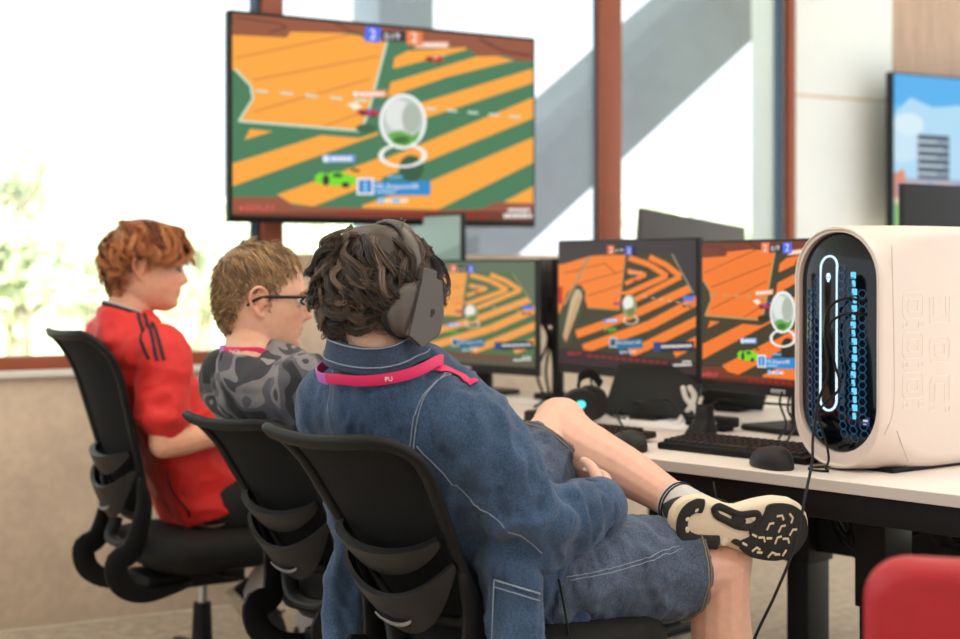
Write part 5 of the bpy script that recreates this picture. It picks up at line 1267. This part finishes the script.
tdr = V((.9, .43, 0)).normalized(); make_shoe(pm, basis(tdr, V((0, 0, 1)).cross(tdr), V((0, 0, 1)), V((.525, 2.93, .008)) - tdr * .055), (M_shoe, M_sole, M_tread, M_stripe), tread=False)

# headphones worn over the curls
hs = thing('headphones', 'grey brown over-ear headphones worn over dark curly hair', 'headphones', A.HM @ Matrix.Translation((0, 0, 0)))
M_hp = mat('grey brown shell', rgb(84, 75, 71), .36); M_hpb = mat('black padding', rgb(24, 23, 24), .6)
mb = MB(); arc = []
for i in range(41):
    a = PI * i / 40; arc.append((-.004 + .004 * math.sin(a), -.098 * math.cos(a) if True else 0, -.0 + .139 * math.sin(a) ** .8))
mb.add(tube(arc, [(.0165, .0048)] * 41, n=10, ref=[(0, V(p).y * 1.2, V(p).z - .02) for p in arc], ends=1, pw=3)); hb_ = mb.build('headband', M_hp, hs, smooth=60)
mb = MB(); mb.add(tube([(p[0], p[1] * .955, p[2] * .97) for p in arc[6:35]], [(.0145, .004)] * 29, n=8, ref=[(0, V(p).y * 1.2, V(p).z - .02) for p in arc[6:35]], ends=2)); mb.build('band_padding', M_hpb, hb_, smooth=60)
for s in (-1, 1):
    oval = [(.043 * math.cos(2 * PI * i / 36), .050 * math.sin(2 * PI * i / 36)) for i in range(36)]
    T = Matrix.Translation((-.006, s * .074, -.016)) @ Matrix.Rotation(-s * PI / 2, 4, 'X') @ Matrix.Rotation(math.radians(6 * s), 4, 'Z')
    def rr_(k, z): return [(p[0] * k, p[1] * k, z) for p in oval]
    mb = MB(); mb.add(loft([rr_(1.0, .020), rr_(1.06, .026), rr_(1.06, .030), rr_(1.02, .042), rr_(.92, .049), rr_(.6, .052), rr_(.2, .0525)]), M=T); ec = mb.build('ear_cup', M_hp, hs, smooth=50)
    mb = MB(); mb.add(loft([rr_(.95, .004), rr_(1.10, .008), rr_(1.13, .016), rr_(1.08, .024), rr_(.9, .026)]), M=T); mb.build('cushion', M_hpb, ec, smooth=60)
    # slanting outer yoke plate, widening forward and down to a point
    pl = [(-.012, .062), (.026, .052), (.036, .0), (.034, -.036), (.000, -.066), (-.028, -.050)]
    T2 = Matrix.Translation((.010, s * .128, -.012)) @ Matrix.Rotation(PI / 2, 4, 'X') @ Matrix.Rotation(s * math.radians(4), 4, 'X')
    if s > 0: pass
    q = pl
    mb = MB(); mb.add(prism(q, -.006, .006, .0022), M=T2); mb.add(prism([(-.016, .052), (.018, .050), (.016, .070), (-.014, .072)], -.016 if s < 0 else -.004, .004 if s < 0 else .016, .002), M=T2); yk = mb.build('yoke_plate', M_hp, hs, smooth=40)
    mb = MB(); fz = .0064 * (1 if s < 0 else -1)
    mb.add(sphere((.014, -.004, fz), (.0052, .0058, .0006), 14, 6), M=T2); mb.add(box((.0125, -.0105, fz), (.005, .005, .001), .0004), M=T2); mb.build('logo', M_hpb, yk)
    mb = MB(); mb.add(prism([(-.024, -.040), (.005, -.056), (.038, -.030), (.036, -.042), (.004, -.066), (-.022, -.052)][::-1], -.010, .004, .001), M=T2); mb.build('plate_edge', M_hpb, yk)
mb = MB(); mb.add(tube(smooth_path([(.012, .100, -.052), (.022, .104, -.070), (.045, .100, -.088), (.075, .080, -.092)], 20), [.0028] * 15 + [.004, .005, .006, .006, .005], n=8, ends=2)); mb.build('microphone', M_hpb, hs, smooth=180)
# controller held in the lap
gp = thing('game_controller', 'small controller with a blue edge held in the lap of the denim jacket wearer', 'controller', facing((.150, 2.85), (-.76, -.65), .722))
mb = MB(); mb.add(box((0, 0, .0), (.06, .10, .034), .014, 3))
for s in (-1, 1): mb.add(tube(smooth_path([(0, s * .04, 0), (.02, s * .062, -.004), (.055, s * .07, -.012)], 12), [.022, .022, .022, .021, .02, .02, .019, .019, .018, .017, .016, .015], n=12, ends=3))
me = remesh(mb, .003, 4); link('shell', me, mat('blue controller', rgb(60, 150, 196), .4), gp, 180)
for s in (-1, 1): mb = MB(); mb.add(tube([(.004, s * .022, .016), (.004, s * .022, .026)], [.004, .007], n=12)); mb.build('thumbstick', M_black, gp)
cable('headphone_lead', 'thin black lead hanging from the denim jacket over the shorts', [tuple(P(554, 548, 2.66)), tuple(P(557, 570, 2.63)), tuple(P(563, 600, 2.60)), tuple(P(569, 640, 2.58)), tuple(P(573, 700, 2.57)), tuple(P(560, 800, 2.6)), tuple(P(520, 930, 2.62))], .0022, M_black)

def NECKS(c, r, fg):
    f = V((fg.F[0], fg.F[1], 0)).normalized(); q = V((f.y, -f.x, 0)); out = []
    lo = fg.neck - fg.u * .06
    return [loft([[V(p) for p in ringpts(lo, q, f, .15 * fg.k, .105, 33)[:-1]], [V(p) for p in ringpts(c.lerp(lo, .5), q, f, .105, .092, 33)[:-1]], [V(p) for p in ringpts(c, q, f, r, r, 33, dip=lambda a: V((0, 0, -.022 * math.sin(a))))[:-1]]])]
# ================================================================ person in the camouflage shirt
B_ = Fig(F=(.76, .65), pelvis=V((-.205, 3.50, .56)), neck=V((-.500, 3.255, .948)), bend=.015, k=.98, neck_r=.056, face=dict(nose=.027, chin=.002), skin=rgb(230, 176, 150))
B_.HM = head_matrix((-.480, 3.30, 1.090), (.975, .22), 2, 0, .98)
pb_ = thing('person', 'person in a grey camouflage shirt with short fair hair and black framed glasses', 'person', (-.2, 3.5, 0))
torso_rings(B_, [(0, .1, .1, 0)]); R_ = B_.r
B_.armR = (B_.neck + R_ * .16 - B_.u * .07, V((-.27, 3.22, .66)), V((-.07, 3.38, .66))); B_.armL = (B_.neck - R_ * .16 - B_.u * .07, V((-.44, 3.55, .66)), V((-.20, 3.64, .68)))
B_.legR = (B_.pelvis + R_ * .085, V((.165, 3.70, .53)), V((.15, 3.69, .10))); B_.legL = (B_.pelvis - R_ * .085, V((.055, 3.84, .53)), V((.04, 3.83, .10)))
tdb = V((.76, .65, 0)); B_.feet = [(B_.legR[2] - V((0, 0, .035)), tdb), (B_.legL[2] - V((0, 0, .035)), tdb)]
B_.hands = [dict(wrist=B_.armR[2], d=(.7, .6, -.1), palm_n=(-.1, .1, -1), thumb=(-.6, .7, 0), curl=.4), dict(wrist=B_.armL[2], d=(.8, .4, -.1), palm_n=(.0, -.1, -1), thumb=(.6, -.7, 0), curl=.4)]
make_body(B_, pb_, M_skin)
eyes(B_, pb_, [M_white_eye, M_iris, M_skin], mat('fair brow', rgb(168, 124, 88), .7))
FAIR = [rgb(172, 134, 98), rgb(146, 112, 82), rgb(196, 158, 116), rgb(128, 98, 74), rgb(184, 146, 104)]
LB = [(0, .086), (35, .080), (56, .060), (70, .028), (84, -.022), (92, -.024), (98, .010), (112, .0), (125, -.035), (150, -.070), (180, -.080)]
hair(B_, pb_, M_hair, 5200, lambda p, r: np.interp(p[:, 2], [-.06, .02, .06, .1], [.006, .008, .018, .028]), lambda p, r: np.interp(p[:, 2], [-.06, .02, .06, .11], [.001, .0015, .008, .014]), .0012, 3, LB, .0008, FAIR, steps=7, crown=(-.075, .01, .11), seed=5, cap=.002, droop=-.2, jitter=.28, clump=1100, sides=3)
mb = MB()
mb.add(loft(torso_rings(B_, [(-.12, .175, .12, 0), (.1, .17, .12, 0), (.4, .165, .112, 0), (.62, .178, .112, 0), (.78, .18, .102, 0), (.88, .172, .098, 0), (.945, .14, .088, 0), (.99, .10, .078, 0), (1.03, .078, .070, 0)])))
for sh, el, wr in (B_.armR, B_.armL):
    mb.add(tube(smooth_path([sh + (B_.neck - sh) * .25, sh, sh.lerp(el, .5), sh.lerp(el, .78)], 14), [.066, .070, .072, .072, .071, .070, .070, .070, .070, .070, .070, .070, .070, .070], n=20, ends=2))
for q in NECKS(V((-.499, 3.268, .960)), .070, B_): mb.add(q)
cs, bc = cloth(mb, 'shirt', M_camo, pb_, .007, 5, amp=.004, scale=10, seed=4, fine=.002)
mb = MB()
for hp, kn, an in (B_.legR, B_.legL): mb.add(limb(hp, kn, [(0, .105), (.5, .094), (1, .082)], n=20)); mb.add(limb(kn, an, [(0, .08), (.5, .072), (1, .064)], n=20))
mb.add(sphere(B_.pelvis, (.15, .14, .11), 20, 14)); cloth(mb, 'trousers', M_blackcloth, pb_, .008, 5, amp=.003, scale=12)
for an, sx in ((B_.legR[2], 1), (B_.legL[2], -1)): make_shoe(pb_, basis(tdb.normalized(), V((0, 0, 1)).cross(tdb.normalized()), V((0, 0, 1)), V((an.x, an.y, .008)) - tdb.normalized() * .055), (M_shoe, M_sole, M_tread, M_stripe), tread=False)
cu = V((.0, .0, 1)); f_ = V((.9, .4, 0)).normalized(); r_ = V((f_.y, -f_.x, 0)); ccb = V((-.499, 3.274, .982))
lp = ringpts(ccb, r_, f_, .066, .066, 56, math.radians(90), math.radians(450), lambda a: -cu * (.024 * math.sin(a)) * (1 if math.sin(a) > 0 else .0))
mb = MB(); mb.add(band(lp, .018, V((.0, 0, 1)))); lb_ = mb.build('lanyard', M_pink, pb_, world=True, smooth=60)
def nearest_ang(deg): return int(round((deg - 90) % 360 / 360 * 55))
i = nearest_ang(310); mb = MB(); mb.add(band([V(p) + (V(p) - ccb).normalized() * .001 for p in lp[i - 12:i - 3]], .0185, cu)); mb.build('purple_section', M_purple, lb_, world=True, smooth=60)
band_text(lb_, 'print', lp, i, 'PwC//', .010, cu, ccb)
gl = thing('glasses', 'black framed glasses worn by the fair haired person', 'glasses', B_.HM); M_gl = mat('black frame', rgb(22, 22, 26), .3); M_lens = M_glass
for s in (-1, 1):
    rim = [(.108 - .010 * ((abs(p[0] + s * .035) - .014) / .045) ** 2 * (1 if abs(p[0] + s * .035) > .014 else 0), p[0] + s * .035, p[1] - .003) for p in rrect(.052, .038, .014, 6)]
    mb = MB(); mb.add(tube(rim, (.0022, .0022), n=6, closed=True)); fr_ = mb.build('rim', M_gl, gl, smooth=60)
    mb = MB(); mb.add(loft([[(p[0] - .0006, p[1], p[2]) for p in rim], [(p[0] + .0006, p[1], p[2]) for p in rim]])); mb.build('lens', M_lens, fr_, smooth=0)
    mb = MB(); mb.add(tube(smooth_path([(.100, s * .063, .010), (.085, s * .074, .010), (.04, s * .0795, .009), (.0, s * .083, .008), (-.022, s * .083, .000), (-.038, s * .081, -.012)], 24), (.0013, .0032), n=6, ref=(0, 0, 1), ends=1)); mb.build('temple', M_gl, gl, smooth=60)
mb = MB(); mb.add(tube(smooth_path([(.1085, -.010, .002), (.112, 0, .005), (.1085, .010, .002)], 10), .002, n=6, ends=1)); mb.build('bridge', M_gl, gl, smooth=60)

# ================================================================ person in the red shirt
C_ = Fig(F=(.83, .56), pelvis=V((-.77, 4.20, .535)), neck=V((-.972, 4.05, 1.015)), bend=.0, k=.95, neck_r=.056, face=dict(nose=.024, chin=-.001, full=.006), skin=rgb(232, 172, 144))
C_.HM = head_matrix((-.905, 4.078, 1.163), (.985, .17), 3, 0)
pc_ = thing('person', 'person in a red striped shirt and black shorts with curly ginger hair', 'person', (-.76, 4.15, 0))
torso_rings(C_, [(0, .1, .1, 0)]); R_ = C_.r
C_.armR = (C_.neck + R_ * .158 - C_.u * .10 + V((.012, .01, 0)), V((-.828, 3.925, .700)), V((-.62, 4.05, .732))); C_.armL = (C_.neck - R_ * .155 - C_.u * .065, V((-.93, 4.27, .70)), V((-.68, 4.25, .725)))
C_.legR = (C_.pelvis + R_ * .085, V((-.42, 4.33, .535)), V((-.628, 4.25, .255))); C_.legL = (C_.pelvis - R_ * .085, V((-.50, 4.50, .53)), V((-.51, 4.49, .10)))
tf = V((.60, .22, -.77)).normalized(); yv = V((-.35, .93, 0)); yv = (yv - tf * yv.dot(tf)).normalized(); zv = tf.cross(yv)
C_.feet = [(C_.legR[2] - zv * .040, tf), (C_.legL[2] - V((0, 0, .035)), V((.83, .56, 0)))]
C_.hands = [dict(wrist=C_.armR[2], d=(.85, .42, .02), palm_n=(-.3, .7, -.4), thumb=(-.1, .5, .8), curl=.6), dict(wrist=C_.armL[2], d=(.9, -.15, .02), palm_n=(.1, -.8, -.4), thumb=(0, -.4, .8), curl=.6)]
make_body(C_, pc_, M_skin)
eyes(C_, pc_, [M_white_eye, M_iris, M_skin], mat('ginger brow', rgb(150, 92, 58), .7))
LC = [(0, .060), (40, .052), (62, .036), (74, .022), (82, -.006), (88, -.006), (94, .036), (114, .026), (124, -.020), (150, -.072), (180, -.080)]
hair(C_, pc_, M_hair, 5500, lambda p, r: np.where((np.abs(p[:, 1]) > .040) & (p[:, 0] > -.05) & (p[:, 0] < .045) & (p[:, 2] < .105), np.clip((p[:, 2] - .04) * .8, .010, .06), np.interp(p[:, 2], [-.07, 0, .06], [.028, .045, .062])), lambda p, r: np.interp(p[:, 2], [-.07, 0, .05, .11], [.006, .011, .017, .022]), .0085, 9, LC, .0010,
     [rgb(176, 104, 60), rgb(150, 82, 46), rgb(198, 130, 82), rgb(126, 68, 40), rgb(186, 116, 66)], crown=(-.06, .0, .115), seed=8, cap=.006, droop=.2, jitter=.6, clump=230, steps=16, fringe=lambda p: np.where(p[:, :1] > .03, np.array([[.9, 0, -.2]]), 0.0))
mb = MB()
mb.add(loft(torso_rings(C_, [(-.06, .165, .115, -.015), (.1, .165, .118, -.01), (.35, .16, .116, 0), (.6, .168, .106, -.008), (.78, .170, .090, -.014), (.88, .158, .084, -.010), (.945, .132, .082, 0), (.99, .095, .077, 0), (1.02, .076, .068, 0)])))
for sh, el, wr in (C_.armR, C_.armL):
    mb.add(tube(smooth_path([sh + (C_.neck - sh) * .25, sh, sh.lerp(el, .5), sh.lerp(el, .74)], 14), [.060, .066, .070, .070, .070, .070, .070, .070, .071, .072, .073, .074, .075, .075], n=20, ends=1))
for q in NECKS(V((-.957, 4.058, 1.036)), .068, C_): mb.add(q)
rs_, br = cloth(mb, 'jersey', M_jersey, pc_, .007, 5, amp=.005, scale=10, seed=6, fine=.002)
seam(rs_, 'shoulder_stripe', br, [[(136, 312), (143, 330), (149, 359)], [(144, 314), (151, 332), (157, 361)], [(152, 322), (158, 338), (164, 360)]], .0095, M_stripe, n=30)
seam(rs_, 'side_piping', br, [[(166, 470), (170, 484), (176, 496), (186, 508), (190, 517)]], .006, M_stripe, n=30)
cn = C_.neck; lp = ringpts(V((-.955, 4.060, 1.043)), V((f_.y, -f_.x, 0)), f_, .066, .065, 48, 0, 2 * PI, lambda a: -V((0, 0, 1)) * (.022 * math.sin(a)))[:-1]
mb = MB(); mb.add(tube(lp, (.0035, .006), n=8, ref=(0, 0, 1), closed=True)); mb.build('neckband', M_stripe, rs_, world=True, smooth=60)
mb = MB(); mb.add(tube([p + V((0, 0, .008)) for p in lp], (.003, .0025), n=6, ref=(0, 0, 1), closed=True)); mb.build('neckband_edge', M_sock, rs_, world=True, smooth=60)
mb = MB()
for hp, kn, an in (C_.legR, C_.legL): mb.add(limb(hp, kn + (hp - kn) * .06, [(0, .088), (.5, .090), (1, .082)], n=20))
mb.add(sphere(C_.pelvis, (.125, .11, .10), 20, 14)); cloth(mb, 'shorts', M_blackcloth, pc_, .007, 5, amp=.003, scale=12)
for kn, an in ((C_.legR[1], C_.legR[2]), (C_.legL[1], C_.legL[2])):
    s_ = (an - kn).normalized(); mb = MB(); mb.add(limb(an - s_ * .13, an + s_ * .03, [(0, .044), (.3, .045), (.8, .041), (1, .044)], n=18)); mb.build('sock', M_sock, pc_, world=True, smooth=180)
yv = V((-.35, .93, 0)); yv = (yv - tf * yv.dot(tf)).normalized(); zv = tf.cross(yv)
make_shoe(pc_, basis(tf, yv, zv, C_.legR[2] - zv * .088 - tf * .05), (M_shoe, M_sole, M_tread, M_stripe), tread=False)
t2 = V((.83, .56, 0)).normalized(); make_shoe(pc_, basis(t2, V((0, 0, 1)).cross(t2), V((0, 0, 1)), V((-.51, 4.49, .008)) - t2 * .055), (M_shoe, M_sole, M_tread, M_stripe), tread=False)
# ---------------------------------------------------------------- light, sky, camera
w = bpy.data.worlds.new('World'); SC.world = w; w.use_nodes = True; nt = w.node_tree; bg = nt.nodes['Background']
bg.inputs[0].default_value = (.90, .96, 1.0, 1); bg.inputs[1].default_value = 1.6
def area(name, loc, aim, sx, sy, power, col):
    l = bpy.data.lights.new(name, 'AREA'); l.shape = 'RECTANGLE'; l.size = sx; l.size_y = sy; l.energy = power; l.color = col
    o = bpy.data.objects.new(name, l); COL.objects.link(o); o.location = loc; o.rotation_euler = (V(aim) - V(loc)).to_track_quat('-Z', 'Y').to_euler(); return o
for i, (x, y) in enumerate(((-1.2, 1.2), (.6, 1.2), (2.4, 1.2), (-1.0, 3.4), (.9, 3.4), (2.7, 3.4))):
    area('ceiling_fill_lamp', (x, y, 3.17), (x, y, 0), 1.2, .6, 15, (1, .91, .83))
area('ceiling_fill_lamp', (1.2, -1.4, 3.0), (.2, 3.0, .9), 2.2, .8, 14, (1, .91, .84))  # added fill light behind the camera, tilted towards the people
s = bpy.data.lights.new('sun', 'SUN'); s.energy = 16; s.angle = .02; s.color = (1, .97, .9); so = bpy.data.objects.new('sun', s); COL.objects.link(so); so.rotation_euler = (math.radians(38), 0, math.radians(20))
cam = bpy.data.cameras.new('camera'); co_ = bpy.data.objects.new('camera', cam); COL.objects.link(co_); co_.location = (0, 0, CAMH); co_.rotation_euler = (PI / 2, 0, 0)
cam.sensor_width = 36; cam.lens = FPX / 960 * 36; cam.shift_y = -(319.5 - HY) / 960; cam.clip_start = .05
cam.dof.use_dof = True; cam.dof.focus_distance = 2.75; cam.dof.aperture_fstop = 2.8
SC.camera = co_
SC.view_settings.view_transform = 'Standard'; SC.view_settings.look = 'None'; SC.view_settings.gamma = 1; SC.view_settings.use_curve_mapping = False; SC.view_settings.exposure = 0.0
SC.cycles.use_denoising = True; SC.cycles.max_bounces = 8; SC.cycles.transparent_max_bounces = 12; SC.cycles.caustics_reflective = False; SC.cycles.caustics_refractive = False; SC.cycles.sample_clamp_indirect = 6
